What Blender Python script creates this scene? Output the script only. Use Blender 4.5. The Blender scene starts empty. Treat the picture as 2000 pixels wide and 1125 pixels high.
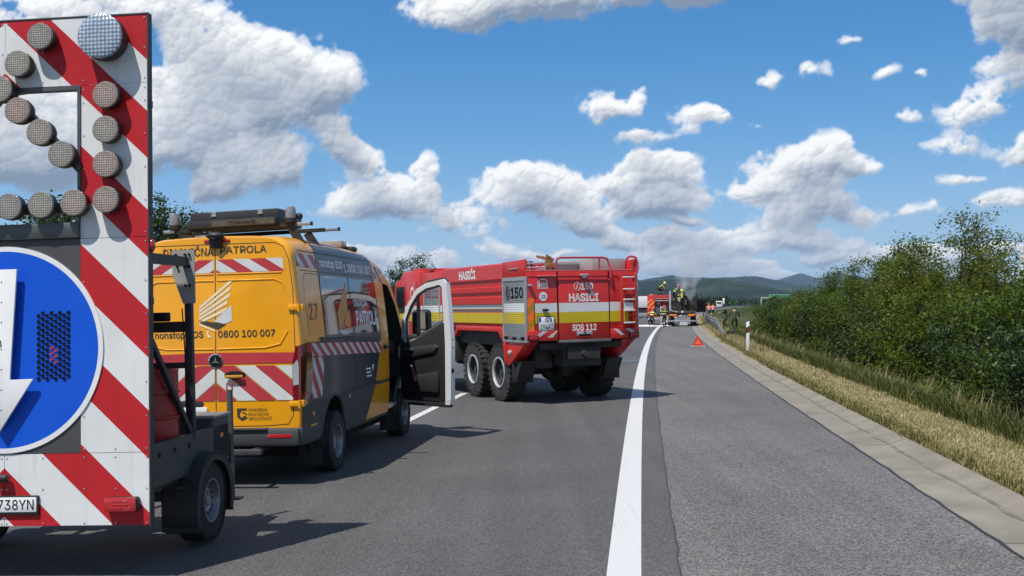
import bpy, bmesh, math, random
import numpy as np
from mathutils import Vector, Matrix, Euler

SC = bpy.context.scene
COL = SC.collection
# ---------------------------------------------------------------- camera
cam_data = bpy.data.cameras.new('camera'); cam = bpy.data.objects.new('camera', cam_data); COL.objects.link(cam)
cam_data.sensor_width = 36.0; cam_data.lens = 36.0 * 2150 / 2000
cam_data.clip_start = 0.05; cam_data.clip_end = 60000
CAM_H = 1.94
_p, _r = math.atan(37.5 / 2150), 0.010                      # pitched up a little, rolled a little
_f = Vector((0, math.cos(_p), math.sin(_p))); _x = Vector((math.cos(_r), 0, -math.sin(_r)))
_x = (_x - _f * _x.dot(_f)).normalized(); _y = _x.cross(_f) * -1
_y = (-_f).cross(_x)
cam.matrix_world = Matrix(((_x.x, _y.x, -_f.x, 0), (_x.y, _y.y, -_f.y, 0), (_x.z, _y.z, -_f.z, CAM_H), (0, 0, 0, 1)))
SC.camera = cam
# ---------------------------------------------------------------- light and exposure
SUN_DIR = Vector((.33, .43, -1)).normalized()               # the way the light travels
SUN_EL = math.asin(-SUN_DIR.z); SUN_AZ = math.atan2(-SUN_DIR.x, -SUN_DIR.y)
sun_data = bpy.data.lights.new('sun', 'SUN'); sun_data.energy = 5.0; sun_data.angle = math.radians(.5)
sun_data.color = (1.0, .95, .87)
sun = bpy.data.objects.new('sun', sun_data); COL.objects.link(sun)
sun.rotation_euler = SUN_DIR.to_track_quat('-Z', 'Y').to_euler()
sun.location = (-20, -30, 60)
SC.view_settings.view_transform = 'Standard'; SC.view_settings.look = 'None'
SC.view_settings.exposure = 0.12; SC.view_settings.gamma = 1.0
try: SC.view_settings.use_curve_mapping = False
except Exception: pass
SC.render.engine = 'CYCLES'
SC.cycles.max_bounces = 8; SC.cycles.transparent_max_bounces = 12
SC.cycles.volume_bounces = 1
try: SC.cycles.use_denoising = True
except Exception: pass
# ---------------------------------------------------------------- clouds (numpy, used by the world shader)
def make_clouds(W=2304, Hh=1280):
    """Returns (Hh, W, 4): linear cloud colour + cover, over azimuth -45..45 and elevation -2..48 degrees."""
    rng = np.random.default_rng(11)
    k = 2150.0                                   # angular units: 2150 per radian
    az = (np.arange(W) + .5) / W * math.radians(90) - math.radians(45)
    el = (np.arange(Hh) + .5) / Hh * math.radians(50) - math.radians(2)
    X, Y = np.meshgrid((az * k).astype(np.float32), (el * k).astype(np.float32))

    def vnoise(x, y, cell, seed):
        r = np.random.default_rng(seed)
        g = r.random((128, 128)).astype(np.float32)
        fx, fy = x / cell, y / cell
        ix, iy = np.floor(fx).astype(np.int32), np.floor(fy).astype(np.int32)
        tx, ty = fx - ix, fy - iy
        tx = tx * tx * tx * (tx * (tx * 6 - 15) + 10); ty = ty * ty * ty * (ty * (ty * 6 - 15) + 10)
        x0, x1, y0, y1 = ix & 127, (ix + 1) & 127, iy & 127, (iy + 1) & 127
        return (g[y0, x0] * (1 - tx) + g[y0, x1] * tx) * (1 - ty) + (g[y1, x0] * (1 - tx) + g[y1, x1] * tx) * ty

    def fbm(x, y, cell, octs, seed, gain=.5, billow=False):
        out = np.zeros_like(x); amp = 1.0; tot = 0
        for o in range(octs):
            a = .6 * o + .3
            n = vnoise(x * math.cos(a) - y * math.sin(a) + 917 * o, x * math.sin(a) + y * math.cos(a) + 433 * o, cell / 2 ** o, seed + o)
            if billow: n = 1 - np.abs(2 * n - 1) * 1.6
            out += amp * n; tot += amp; amp *= gain
        return out / tot
    def puffs(x, y, cell, octs, seed, gain=.5):
        """rounded bumps (inverted cell noise), summed over octaves"""
        out = np.zeros_like(x); amp = 1.0; tot = 0
        for o in range(octs):
            r = np.random.default_rng(seed + o)
            jx, jy = r.random((64, 64)).astype(np.float32), r.random((64, 64)).astype(np.float32)
            c = cell / 2.1 ** o
            fx, fy = x / c + 13.7 * o, y / c * 1.12 + 5.1 * o
            ix, iy = np.floor(fx).astype(np.int32), np.floor(fy).astype(np.int32)
            tx, ty = fx - ix, fy - iy
            best = np.full_like(x, 9)
            for a in (-1, 0, 1):
                for b in (-1, 0, 1):
                    p, q = (iy + b) & 63, (ix + a) & 63
                    d = (a + jx[p, q] - tx) ** 2 + (b + jy[p, q] - ty) ** 2
                    np.minimum(best, d, out=best)
            out += amp * (1 - np.clip(best, 0, 1)); tot += amp; amp *= gain
        return out / tot
    wx = (fbm(X, Y, 85, 5, 3, .5) - .5) * 52
    wy = (fbm(X, Y, 85, 5, 23, .5) - .5) * 44
    qx, qy = X + wx * .5, Y + wy * .5
    bil = puffs(qx, qy, 74, 5, 41, .55)
    bil3 = puffs(qx, qy, 74, 3, 41, .5)
    soft_n = fbm(qx, qy, 60, 6, 91, .55)
    bil = .78 * bil + .22 * (.72 + (soft_n - .5) * 1.1); bil3 = .78 * bil3 + .22 * (.72 + (fbm(qx, qy, 60, 3, 91, .55) - .5) * 1.1)
    fine = fbm(X, Y, 30, 5, 77, .62)
    Xw, Yw = X + wx, Y + wy

    def px(u, v):
        return math.atan((u - 1000) / 2150) * k, math.atan((600 - v + .01 * (1000 - u) * -1) / 2150) * k
    # lobes: centre and half axes in photo pixels, weight
    L = [(430,125,125,78,1.1),(560,150,110,85,1.1),(655,165,62,58,1),(350,235,115,95,.95),(520,225,130,75,.9),(270,300,170,62,.9),(480,330,95,62,.8),(432,362,48,42,.9),(560,320,50,50,.7),
         (372,22,88,44,.85),(170,40,170,70,.9),(60,240,130,130,.8),(150,320,140,70,.8),(30,330,120,60,.8),
         (655,275,44,46,.8),(700,302,42,30,.8),
         (750,365,110,46,.9),(832,322,36,40,.9),(690,402,90,34,.8),(852,380,26,15,.7),(780,400,90,36,.8),
         (1000,395,95,50,.9),(1080,370,80,54,1),(1000,342,58,26,.9),(1120,430,75,46,.8),(905,450,92,32,.7),(1160,452,46,26,.8),(860,415,60,25,.6),
         (1275,372,98,62,1.2),(1335,340,50,42,1.1),(1300,420,92,42,1.1),(1210,365,40,32,1),(1245,345,50,35,1),
         (1560,350,105,52,1.1),(1625,318,46,46,1.1),(1482,388,82,32,1),(1600,412,92,46,1),(1702,350,38,30,.9),(1530,462,110,48,.9),(1590,340,60,50,1),
         (885,18,125,46,1),(1010,2,170,60,1.1),(1230,-22,230,62,1.3),(1420,-34,170,56,1.2),
         (1190,212,76,32,.8),(1256,195,22,22,.8),(1210,230,50,22,.7),
         (1365,242,84,28,.8),(1232,280,56,24,.75),(1320,270,90,15,.55),(1482,258,24,10,.55),(1385,225,35,22,.7),
         (1521,178,24,18,.8),(1597,173,36,24,.8),(1740,187,38,15,.75),(1808,196,18,11,.7),(1662,128,30,10,.55),(1785,268,26,18,.6),
         (1955,28,110,52,1),(2000,125,70,85,1),(1985,205,92,42,1),(1900,268,72,44,.95),(1862,330,62,30,.9),(2000,350,48,40,.9),(1880,387,60,20,.8),(1965,432,62,26,.9),(1800,440,60,22,.7),(2060,40,140,120,.9),
         (1350,448,30,9,.5),(1400,478,110,26,.6),(1700,452,32,34,.75),(1690,500,90,22,.6),(1250,490,80,20,.55)]
    for i in range(170):                                        # the far bank of cumulus over the horizon
        u = rng.uniform(-1100, 3100); v = rng.uniform(474, 584)
        L.append((u, v, rng.uniform(30, 95), rng.uniform(10, 25), rng.uniform(.7, 1.1)))
    for i in range(70):                                        # the rest of the sky round the view
        u = rng.choice([rng.uniform(-1150, -120), rng.uniform(2120, 3150)]); v = rng.uniform(-700, 430)
        s = rng.uniform(.5, 1.3)
        for j in range(4):
            L.append((u + rng.uniform(-110, 110) * s, v + rng.uniform(-40, 40) * s, rng.uniform(60, 130) * s, rng.uniform(30, 62) * s, rng.uniform(.8, 1.05)))
    for i in range(26):
        u = rng.uniform(0, 2000); v = rng.uniform(-800, -160)
        for j in range(4):
            L.append((u + rng.uniform(-150, 150), v + rng.uniform(-50, 50), rng.uniform(70, 150), rng.uniform(30, 60), rng.uniform(.8, 1.05)))
    D = np.zeros_like(X)
    su, sv = W / (math.radians(90) * k), Hh / (math.radians(50) * k)
    BASE = np.zeros_like(X); BW = np.full_like(X, 1e-5)
    for (u, v, a, b, w) in L:
        cx, cy = px(u, v)
        R = 1.5
        i0, i1 = int((cx - a * R - 60) * su + W / 2), int((cx + a * R + 60) * su + W / 2)
        oy = math.radians(2) * k
        j0, j1 = int((cy - b * R - 60 + oy) * sv), int((cy + b * R + 60 + oy) * sv)
        i0, i1, j0, j1 = max(i0, 0), min(i1, W), max(j0, 0), min(j1, Hh)
        if i1 <= i0 or j1 <= j0: continue
        dx = (Xw[j0:j1, i0:i1] - cx) / a; dy = (Yw[j0:j1, i0:i1] - cy) / b
        dy = np.where(dy < 0, dy * 1.2, dy)                    # flatter bases
        r2 = dx * dx + dy * dy
        f = np.clip(1 - r2 / (R * R), 0, 1) ** 2
        D[j0:j1, i0:i1] += w * f
        BASE[j0:j1, i0:i1] += f * dy; BW[j0:j1, i0:i1] += f
    rel = BASE / BW                                            # -1 base .. +1 top, inside its lobe
    D = 1.05 * (1 - np.exp(-1.15 * D))
    soft = .19 + .30 * np.clip(-rel + .1, 0, 1)
    dens = D - .375 + (bil - .72) * .75 + (fine - .5) * .66
    cover = np.clip(dens / soft, 0, 1); cover = cover * cover * (3 - 2 * cover)
    dsm = D - .375 + (bil3 - .72) * .75 + (fine - .5) * .12
    thick = np.clip(dsm, 0, .8)
    acc = np.zeros_like(X); step = 8
    for s in range(1, 17):                                     # march towards the sun: up and to the left
        sh = np.roll(np.roll(thick, -int(step * s * .90 * sv), 0), int(step * s * .42 * su), 1)
        acc += sh * step * (1.0 if s < 8 else .7)
    trans = np.exp(-acc / 28.0)
    hgt = np.sqrt(np.clip(dsm, 0, .9)) * 30 + bil3 * 26 + bil * 9 + fine * 5
    gy, gx = np.gradient(hgt)
    gx *= su; gy *= sv
    nz = 1 / np.sqrt(1 + gx * gx + gy * gy)
    lam = np.clip((gx * .45 - gy * .75 + .50) * nz, 0, 1)
    lit = .10 + .62 * trans + .50 * lam * (.25 + .75 * trans) + .10 * np.clip(rel, -1, 1)
    lit = lit - .46 * np.clip(-rel * 1.3, 0, 1) * np.clip(thick * 2.5, 0, 1)
    lit = np.clip(lit * 1.12, 0, 1)
    lit = lit + (1 - lit) * .45 * np.clip(1 - thick / .16, 0, 1) * np.clip(rel + .6, 0, 1)
    hazy = np.clip(1 - (Y / 150.0), 0, 1)[..., None]
    dark = np.array([.22, .285, .39], np.float32); white = np.array([.99, .99, .985], np.float32)
    col = dark + (white - dark) * lit[..., None]
    col = col * (1 - .45 * hazy) + np.array([.70, .78, .87], np.float32) * .45 * hazy
    cover = cover * np.clip(.32 + thick * 2.6, 0, 1)
    return np.dstack([col, cover]).astype(np.float32)
SKY_STRENGTH = .10
def build_world():
    w = bpy.data.worlds.new('World'); SC.world = w; w.use_nodes = True
    nt = w.node_tree; nt.nodes.clear(); N = nt.nodes.new; L = nt.links.new
    def M(op, a, b=None, c=None):
        n = N('ShaderNodeMath'); n.operation = op
        for i, v in enumerate((a, b, c)):
            if v is None: continue
            if isinstance(v, (int, float)): n.inputs[i].default_value = v
            else: L(v, n.inputs[i])
        return n.outputs[0]
    out = N('ShaderNodeOutputWorld'); bg = N('ShaderNodeBackground'); bg.inputs['Strength'].default_value = SKY_STRENGTH
    sky = N('ShaderNodeTexSky'); sky.sky_type = 'NISHITA'; sky.sun_disc = False
    sky.sun_elevation = SUN_EL; sky.sun_rotation = SUN_AZ; sky.altitude = 200
    sky.air_density = 1.0; sky.dust_density = .35; sky.ozone_density = 2.2
    hs = N('ShaderNodeHueSaturation'); hs.inputs['Saturation'].default_value = 1.32; hs.inputs['Value'].default_value = 1.0
    L(sky.outputs['Color'], hs.inputs['Color'])
    tc = N('ShaderNodeTexCoord'); sep = N('ShaderNodeSeparateXYZ'); L(tc.outputs['Generated'], sep.inputs[0])
    az = M('ARCTAN2', sep.outputs['X'], sep.outputs['Y']); el = M('ARCSINE', sep.outputs['Z'])
    u = M('ADD', M('DIVIDE', az, math.radians(90)), .5)
    v = M('DIVIDE', M('ADD', el, math.radians(2)), math.radians(50))
    cmb = N('ShaderNodeCombineXYZ'); L(u, cmb.inputs[0]); L(v, cmb.inputs[1])
    data = make_clouds(); h, wd = data.shape[:2]
    img = bpy.data.images.new('cloud_field', wd, h, alpha=True, float_buffer=True)
    img.colorspace_settings.name = 'Non-Color'; img.alpha_mode = 'CHANNEL_PACKED'
    img.pixels.foreach_set(np.ascontiguousarray(data).ravel()); img.update(); img.pack()
    t = N('ShaderNodeTexImage'); t.image = img; t.extension = 'MIRROR'; t.interpolation = 'Cubic'; L(cmb.outputs[0], t.inputs[0])
    gain = N('ShaderNodeVectorMath'); gain.operation = 'SCALE'; gain.inputs['Scale'].default_value = .98 / SKY_STRENGTH
    L(t.outputs['Color'], gain.inputs[0])
    mix = N('ShaderNodeMix'); mix.data_type = 'RGBA'
    cr = N('ShaderNodeValToRGB'); cr.color_ramp.interpolation = 'B_SPLINE'
    L(M('DIVIDE', el, math.radians(45)), cr.inputs[0]); E = cr.color_ramp.elements
    E[0].position = 0; E[0].color = (.46, .62, .80, 1); E[1].position = 1; E[1].color = (.03, .15, .42, 1)
    for p, c in ((.09, (.27, .50, .78)), (.18, (.125, .36, .70)), (.3, (.055, .245, .58)), (.5, (.03, .18, .49))):
        q = E.new(p); q.color = (*c, 1)
    g2 = N('ShaderNodeVectorMath'); g2.operation = 'SCALE'; g2.inputs['Scale'].default_value = 1 / SKY_STRENGTH; L(cr.outputs[0], g2.inputs[0])
    base = N('ShaderNodeMix'); base.data_type = 'RGBA'; base.inputs[0].default_value = .8; L(hs.outputs[0], base.inputs[6]); L(g2.outputs[0], base.inputs[7])
    L(t.outputs['Alpha'], mix.inputs[0]); L(base.outputs[2], mix.inputs[6]); L(gain.outputs[0], mix.inputs[7])
    L(mix.outputs[2], bg.inputs['Color']); L(bg.outputs[0], out.inputs['Surface'])
    w.cycles.sampling_method = 'MANUAL'; w.cycles.sample_map_resolution = 1024
build_world()
# ---------------------------------------------------------------- materials
def hexc(h):
    h = h.lstrip('#'); o = []
    for i in (0, 2, 4):
        c = int(h[i:i + 2], 16) / 255
        o.append(c / 12.92 if c <= .04045 else ((c + .055) / 1.055) ** 2.4)
    return tuple(o)
MATS = {}
def mat(name, col, rough=.5, metal=0.0, coat=0.0, var=.08, scale=6.0, bump=0.0, bscale=40.0, dirt=0.0, spec=.5, emit=None, trans=0.0, alpha=1.0, coord='Object'):
    """Principled material with a little procedural unevenness in colour and roughness."""
    if name in MATS: return MATS[name]
    if isinstance(col, str): col = hexc(col)
    m = bpy.data.materials.new(name); m.use_nodes = True; nt = m.node_tree; N = nt.nodes.new; L = nt.links.new
    b = nt.nodes['Principled BSDF']
    b.inputs['Base Color'].default_value = (*col, 1); b.inputs['Roughness'].default_value = rough; b.inputs['Metallic'].default_value = metal
    b.inputs['Coat Weight'].default_value = coat; b.inputs['Coat Roughness'].default_value = .06
    b.inputs['Specular IOR Level'].default_value = spec
    if trans: b.inputs['Transmission Weight'].default_value = trans
    if alpha < 1: b.inputs['Alpha'].default_value = alpha
    if emit: b.inputs['Emission Color'].default_value = (*emit[0], 1); b.inputs['Emission Strength'].default_value = emit[1]
    tc = N('ShaderNodeTexCoord')
    if var or dirt:
        n = N('ShaderNodeTexNoise'); n.inputs['Scale'].default_value = scale; n.inputs['Detail'].default_value = 6; n.inputs['Roughness'].default_value = .62
        L(tc.outputs[coord], n.inputs['Vector'])
        mr = N('ShaderNodeMapRange'); mr.inputs[1].default_value = .3; mr.inputs[2].default_value = .7
        mr.inputs[3].default_value = 1 - var; mr.inputs[4].default_value = 1 + var; L(n.outputs[0], mr.inputs[0])
        vm = N('ShaderNodeVectorMath'); vm.operation = 'SCALE'; vm.inputs[0].default_value = col; L(mr.outputs[0], vm.inputs['Scale'])
        last = vm.outputs[0]
        if dirt:
            n2 = N('ShaderNodeTexNoise'); n2.inputs['Scale'].default_value = scale * .6; n2.inputs['Detail'].default_value = 9; n2.inputs['Roughness'].default_value = .7
            L(tc.outputs[coord], n2.inputs['Vector'])
            m2 = N('ShaderNodeMapRange'); m2.inputs[1].default_value = .48; m2.inputs[2].default_value = .78; m2.inputs[4].default_value = dirt; L(n2.outputs[0], m2.inputs[0])
            mx = N('ShaderNodeMix'); mx.data_type = 'RGBA'; L(m2.outputs[0], mx.inputs[0]); L(last, mx.inputs[6]); mx.inputs[7].default_value = (.16, .14, .115, 1)
            last = mx.outputs[2]
        L(last, b.inputs['Base Color'])
        r = N('ShaderNodeMapRange'); r.inputs[3].default_value = max(.02, rough - .09); r.inputs[4].default_value = min(1, rough + .12); L(n.outputs[0], r.inputs[0]); L(r.outputs[0], b.inputs['Roughness'])
    if bump:
        n3 = N('ShaderNodeTexNoise'); n3.inputs['Scale'].default_value = bscale; n3.inputs['Detail'].default_value = 3; L(tc.outputs[coord], n3.inputs['Vector'])
        bp = N('ShaderNodeBump'); bp.inputs['Strength'].default_value = bump; bp.inputs['Distance'].default_value = .01; L(n3.outputs[0], bp.inputs['Height']); L(bp.outputs[0], b.inputs['Normal'])
    MATS[name] = m
    return m

# ---------------------------------------------------------------- mesh building
class MB:
    def __init__(s): s.v = []; s.f = []; s.m = []
    def add(s, verts, faces, m=0, T=None):
        o = len(s.v)
        if T is not None: verts = [tuple(T @ Vector(p)) for p in verts]
        s.v += [tuple(p) for p in verts]; s.f += [tuple(i + o for i in f) for f in faces]; s.m += [m] * len(faces)
        return s
    def box(s, x0, x1, y0, y1, z0, z1, m=0, bev=0.0, T=None, seg=2):
        if x0 > x1: x0, x1 = x1, x0
        if y0 > y1: y0, y1 = y1, y0
        if z0 > z1: z0, z1 = z1, z0
        if bev <= 0:
            v = [(x, y, z) for x in (x0, x1) for y in (y0, y1) for z in (z0, z1)]
            return s.add(v, [(0, 1, 3, 2), (4, 6, 7, 5), (0, 4, 5, 1), (2, 3, 7, 6), (0, 2, 6, 4), (1, 5, 7, 3)], m, T)
        bm = bmesh.new(); bmesh.ops.create_cube(bm, size=1)
        for q in bm.verts: q.co = ((x0 + x1) / 2 + q.co.x * (x1 - x0), (y0 + y1) / 2 + q.co.y * (y1 - y0), (z0 + z1) / 2 + q.co.z * (z1 - z0))
        bev = min(bev, (x1 - x0) * .49, (y1 - y0) * .49, (z1 - z0) * .49)
        bmesh.ops.bevel(bm, geom=bm.edges[:], offset=bev, segments=seg, affect='EDGES', profile=.5)
        return s.bm(bm, m, T)
    def bm(s, bm, m=0, T=None):
        bm.verts.index_update()
        s.add([tuple(q.co) for q in bm.verts], [tuple(q.index for q in f.verts) for f in bm.faces], m, T); bm.free(); return s
    def prism(s, poly, plane, a, b, m=0, T=None, bev=0.0):
        """polygon in a coordinate plane, extruded along the remaining axis from a to b"""
        def P(u, v, w): return {'xz': (u, w, v), 'yz': (w, u, v), 'xy': (u, v, w)}[plane]
        n = len(poly)
        area = sum(poly[i][0] * poly[(i + 1) % n][1] - poly[(i + 1) % n][0] * poly[i][1] for i in range(n))
        if area < 0: poly = poly[::-1]
        lo, hi = min(a, b), max(a, b)
        v = [P(u, w, lo) for u, w in poly] + [P(u, w, hi) for u, w in poly]
        f = [tuple(range(n))[::-1], tuple(range(n, 2 * n))] + [(i, (i + 1) % n, n + (i + 1) % n, n + i) for i in range(n)]
        if plane == 'xz': f = [t[::-1] for t in f]
        if bev:
            bm = bmesh.new(); q = [bm.verts.new(p) for p in v]
            for t in f: bm.faces.new([q[i] for i in t])
            bmesh.ops.recalc_face_normals(bm, faces=bm.faces[:])
            bmesh.ops.bevel(bm, geom=bm.edges[:], offset=bev, segments=2, affect='EDGES', profile=.5)
            return s.bm(bm, m, T)
        return s.add(v, f, m, T)
    def holed(s, outer, holes, plane, a, b, m=0, T=None):
        bm = bmesh.new()
        for loop in [outer] + holes:
            q = [bm.verts.new({'xz': (u, a, w), 'yz': (a, u, w), 'xy': (u, w, a)}[plane]) for u, w in loop]
            for i in range(len(q)): bm.edges.new((q[i], q[(i + 1) % len(q)]))
        bmesh.ops.triangle_fill(bm, use_beauty=True, use_dissolve=False, edges=bm.edges[:])
        r = bmesh.ops.extrude_face_region(bm, geom=bm.faces[:])
        d = {'xz': (0, b - a, 0), 'yz': (b - a, 0, 0), 'xy': (0, 0, b - a)}[plane]
        bmesh.ops.translate(bm, verts=[g for g in r['geom'] if isinstance(g, bmesh.types.BMVert)], vec=d)
        bmesh.ops.recalc_face_normals(bm, faces=bm.faces[:])
        return s.bm(bm, m, T)
    def lathe(s, prof, o, ax, n=24, m=0, T=None, close=False):
        """prof: (radius, distance along ax) pairs"""
        o = Vector(o); ax = Vector(ax).normalized(); e = ax.orthogonal().normalized(); g = ax.cross(e)
        v = []; f = []
        for r, t in prof:
            for i in range(n):
                a = 2 * math.pi * i / n; v.append(tuple(o + ax * t + (e * math.cos(a) + g * math.sin(a)) * r))
        for j in range(len(prof) - 1):
            for i in range(n): f.append((j * n + i, j * n + (i + 1) % n, (j + 1) * n + (i + 1) % n, (j + 1) * n + i))
        if close:
            f.append(tuple(range(n))[::-1]); k = (len(prof) - 1) * n; f.append(tuple(range(k, k + n)))
        return s.add(v, f, m, T)
    def cyl(s, p0, p1, r0, r1=None, n=16, m=0, T=None, bev=0.0):
        p0 = Vector(p0); p1 = Vector(p1); L = (p1 - p0).length; r1 = r0 if r1 is None else r1
        if bev: prof = [(r0 - bev, 0), (r0, bev), (r1, L - bev), (r1 - bev, L)]
        else: prof = [(r0, 0), (r1, L)]
        return s.lathe(prof, p0, p1 - p0, n, m, T, True)
    def tube(s, pts, r, n=8, m=0, T=None, cap=True):
        pts = [Vector(p) for p in pts]; R = r if isinstance(r, (list, tuple)) else [r] * len(pts)
        v = []; f = []; e = None
        for i, p in enumerate(pts):
            d = (pts[min(i + 1, len(pts) - 1)] - pts[max(i - 1, 0)]).normalized()
            if e is None: e = d.orthogonal().normalized()
            e = (e - d * e.dot(d)); e = e.normalized() if e.length > 1e-6 else d.orthogonal().normalized(); g = d.cross(e)
            for k in range(n):
                a = 2 * math.pi * k / n; v.append(tuple(p + (e * math.cos(a) + g * math.sin(a)) * R[i]))
        for j in range(len(pts) - 1):
            for k in range(n): f.append((j * n + k, j * n + (k + 1) % n, (j + 1) * n + (k + 1) % n, (j + 1) * n + k))
        if cap: f.append(tuple(range(n))[::-1]); q = (len(pts) - 1) * n; f.append(tuple(range(q, q + n)))
        return s.add(v, f, m, T)
    def beam(s, p0, p1, a, b, m=0, up=(0, 0, 1), bev=0.0):
        """rectangular bar from p0 to p1, a across, b along up"""
        p0 = Vector(p0); p1 = Vector(p1); d = (p1 - p0); L = d.length; d.normalize(); u = Vector(up)
        x = d.cross(u); x = x.normalized() if x.length > 1e-5 else d.orthogonal().normalized(); z = x.cross(d)
        T = Matrix(((x.x, d.x, z.x, p0.x), (x.y, d.y, z.y, p0.y), (x.z, d.z, z.z, p0.z), (0, 0, 0, 1)))
        return s.box(-a / 2, a / 2, 0, L, -b / 2, b / 2, m, bev, T)
    def ball(s, c, r, m=0, n=12, sc=(1, 1, 1), T=None):
        bm = bmesh.new(); bmesh.ops.create_uvsphere(bm, u_segments=n * 2, v_segments=n, radius=1)
        for q in bm.verts: q.co = (c[0] + q.co.x * r * sc[0], c[1] + q.co.y * r * sc[1], c[2] + q.co.z * r * sc[2])
        return s.bm(bm, m, T)
    def disc(s, c, r, ax=(0, -1, 0), n=24, m=0):
        return s.lathe([(r, 0), (.0001, 0)], c, ax, n, m)
    def build(s, name, mats, parent=None, angle=32, smooth=True):
        me = bpy.data.meshes.new(name); me.from_pydata(s.v, [], s.f)
        if not isinstance(mats, (list, tuple)): mats = [mats]
        for q in mats: me.materials.append(q)
        me.polygons.foreach_set('material_index', s.m)
        me.update()
        return link_mesh(name, me, parent, angle, smooth)
def link_mesh(name, me, parent=None, angle=32, smooth=True):
    if smooth:
        me.polygons.foreach_set('use_smooth', [True] * len(me.polygons))
        try: me.set_sharp_from_angle(angle=math.radians(angle))
        except Exception: pass
    o = bpy.data.objects.new(name, me); COL.objects.link(o)
    if parent is not None: o.parent = parent
    return o
def thing(name, label, cat, loc=(0, 0, 0), rot=(0, 0, 0), group=None):
    o = bpy.data.objects.new(name, None); COL.objects.link(o); o.location = loc; o.rotation_euler = rot; o.empty_display_size = .2
    return tag(o, label, cat, group)
def tag(o, label=None, cat=None, group=None, kind=None):
    if label: o['label'] = label
    if cat: o['category'] = cat
    if group: o['group'] = group
    if kind: o['kind'] = kind
    return o
def dup(o, loc=None, rot=None, label=None, scale=None, parent=None):
    c = o.copy(); COL.objects.link(c)
    if parent is not None: c.parent = parent
    for ch in [k for k in bpy.data.objects if k.parent == o]: dup(ch, parent=c)
    if loc is not None: c.location = loc
    if rot is not None: c.rotation_euler = rot
    if label: c['label'] = label
    if scale is not None: c.scale = scale
    return c
def apply_bool(o, cutters, op='DIFFERENCE'):
    for c in cutters:
        c.parent = o.parent; c.matrix_basis = o.matrix_basis.copy()
        md = o.modifiers.new('b', 'BOOLEAN'); md.operation = op; md.solver = 'EXACT'; md.object = c
        try: md.material_mode = 'TRANSFER'
        except Exception: pass
    bpy.context.view_layer.update()
    dg = bpy.context.evaluated_depsgraph_get(); me = bpy.data.meshes.new_from_object(o.evaluated_get(dg))
    o.modifiers.clear(); o.data = me
    for c in cutters: bpy.data.objects.remove(c, do_unlink=True)

# ---------------------------------------------------------------- lettering and sheets that follow a surface
_TXT = {}
def _font():
    try: return bpy.data.fonts.load(bpy.utils.system_resource('DATAFILES', path='fonts') + '/Inter.woff2')   # ships with Blender
    except Exception: return None
FONT = _font()
def text_geo(s, bold=0.0, spacing=1.0):
    k = (s, bold, spacing)
    if k not in _TXT:
        cu = bpy.data.curves.new('t', 'FONT'); cu.body = s; cu.size = 1
        if FONT: cu.font = FONT
        cu.space_character = spacing; cu.resolution_u = 4
        o = bpy.data.objects.new('t', cu); COL.objects.link(o)
        dg = bpy.context.evaluated_depsgraph_get(); me = bpy.data.meshes.new_from_object(o.evaluated_get(dg))
        if bold:
            use = {}; nrm = {}
            for p in me.polygons:
                q = list(p.vertices)
                for i in range(len(q)): use.setdefault(tuple(sorted((q[i], q[i - 1]))), []).append((q[i - 1], q[i], p.normal.z))
            for e in use.values():
                if len(e) != 1: continue
                a, b, nz = e[0]; d = (me.vertices[b].co - me.vertices[a].co).normalized(); n = Vector((d.y, -d.x)) * (1 if nz > 0 else -1)
                for k in (a, b): nrm.setdefault(k, []).append(n)
            for k, ns in nrm.items():
                m = sum(ns, Vector((0, 0))); m = m.normalized() if m.length > .05 else Vector((0, 0)); c = max(.55, m.dot(ns[0]) if m.length else 1)
                me.vertices[k].co.x += m.x * bold / c; me.vertices[k].co.y += m.y * bold / c
        v = [(p.co.x, p.co.y) for p in me.vertices]; f = [tuple(q.vertices) for q in me.polygons]
        bpy.data.objects.remove(o); bpy.data.curves.remove(cu); bpy.data.meshes.remove(me)
        _TXT[k] = (v, f)
    return _TXT[k]
def text_fit(s, u0, u1, v0, v1, bold=.012, spacing=1.0, slant=0.0):
    v, f = text_geo(s, bold, spacing)
    a0, a1 = min(p[0] for p in v), max(p[0] for p in v); b0, b1 = min(p[1] for p in v), max(p[1] for p in v)
    o = []
    for x, y in v:
        h = (y - b0) / (b1 - b0)
        o.append((u0 + (x - a0) / (a1 - a0) * (u1 - u0) + slant * (h - .5) * (v1 - v0), v0 + h * (v1 - v0)))
    return o, f
def lay_text(mb, fn, s, u0, u1, v0, v1, m=0, **kw):
    """text in (u, v) put on the surface fn(u, v)"""
    v, f = text_fit(s, u0, u1, v0, v1, **kw); mb.add([fn(*p) for p in v], f, m)
def lay_poly(mb, fn, poly, m=0, step=.12, su=None):
    """polygon in (u, v), cut fine enough to follow the surface fn"""
    bm = bmesh.new(); bm.faces.new([bm.verts.new((p[0], p[1], 0)) for p in poly])
    us = [p[0] for p in poly]; vs = [p[1] for p in poly]
    su = su or step
    for ax, lo, hi, st in ((0, min(us), max(us), su), (1, min(vs), max(vs), step)):
        k = math.ceil(lo / st) * st
        while k < hi:
            n = (1, 0, 0) if ax == 0 else (0, 1, 0); c = (k, 0, 0) if ax == 0 else (0, k, 0)
            bmesh.ops.bisect_plane(bm, geom=bm.verts[:] + bm.edges[:] + bm.faces[:], plane_co=c, plane_no=n); k += st
    bmesh.ops.triangulate(bm, faces=[f for f in bm.faces if len(f.verts) > 4])
    if bm.faces and bm.faces[:][0].normal.z < 0: bmesh.ops.reverse_faces(bm, faces=bm.faces[:])
    bm.verts.index_update()
    mb.add([fn(q.co.x, q.co.y) for q in bm.verts], [tuple(q.index for q in f.verts) for f in bm.faces], m); bm.free()
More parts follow.
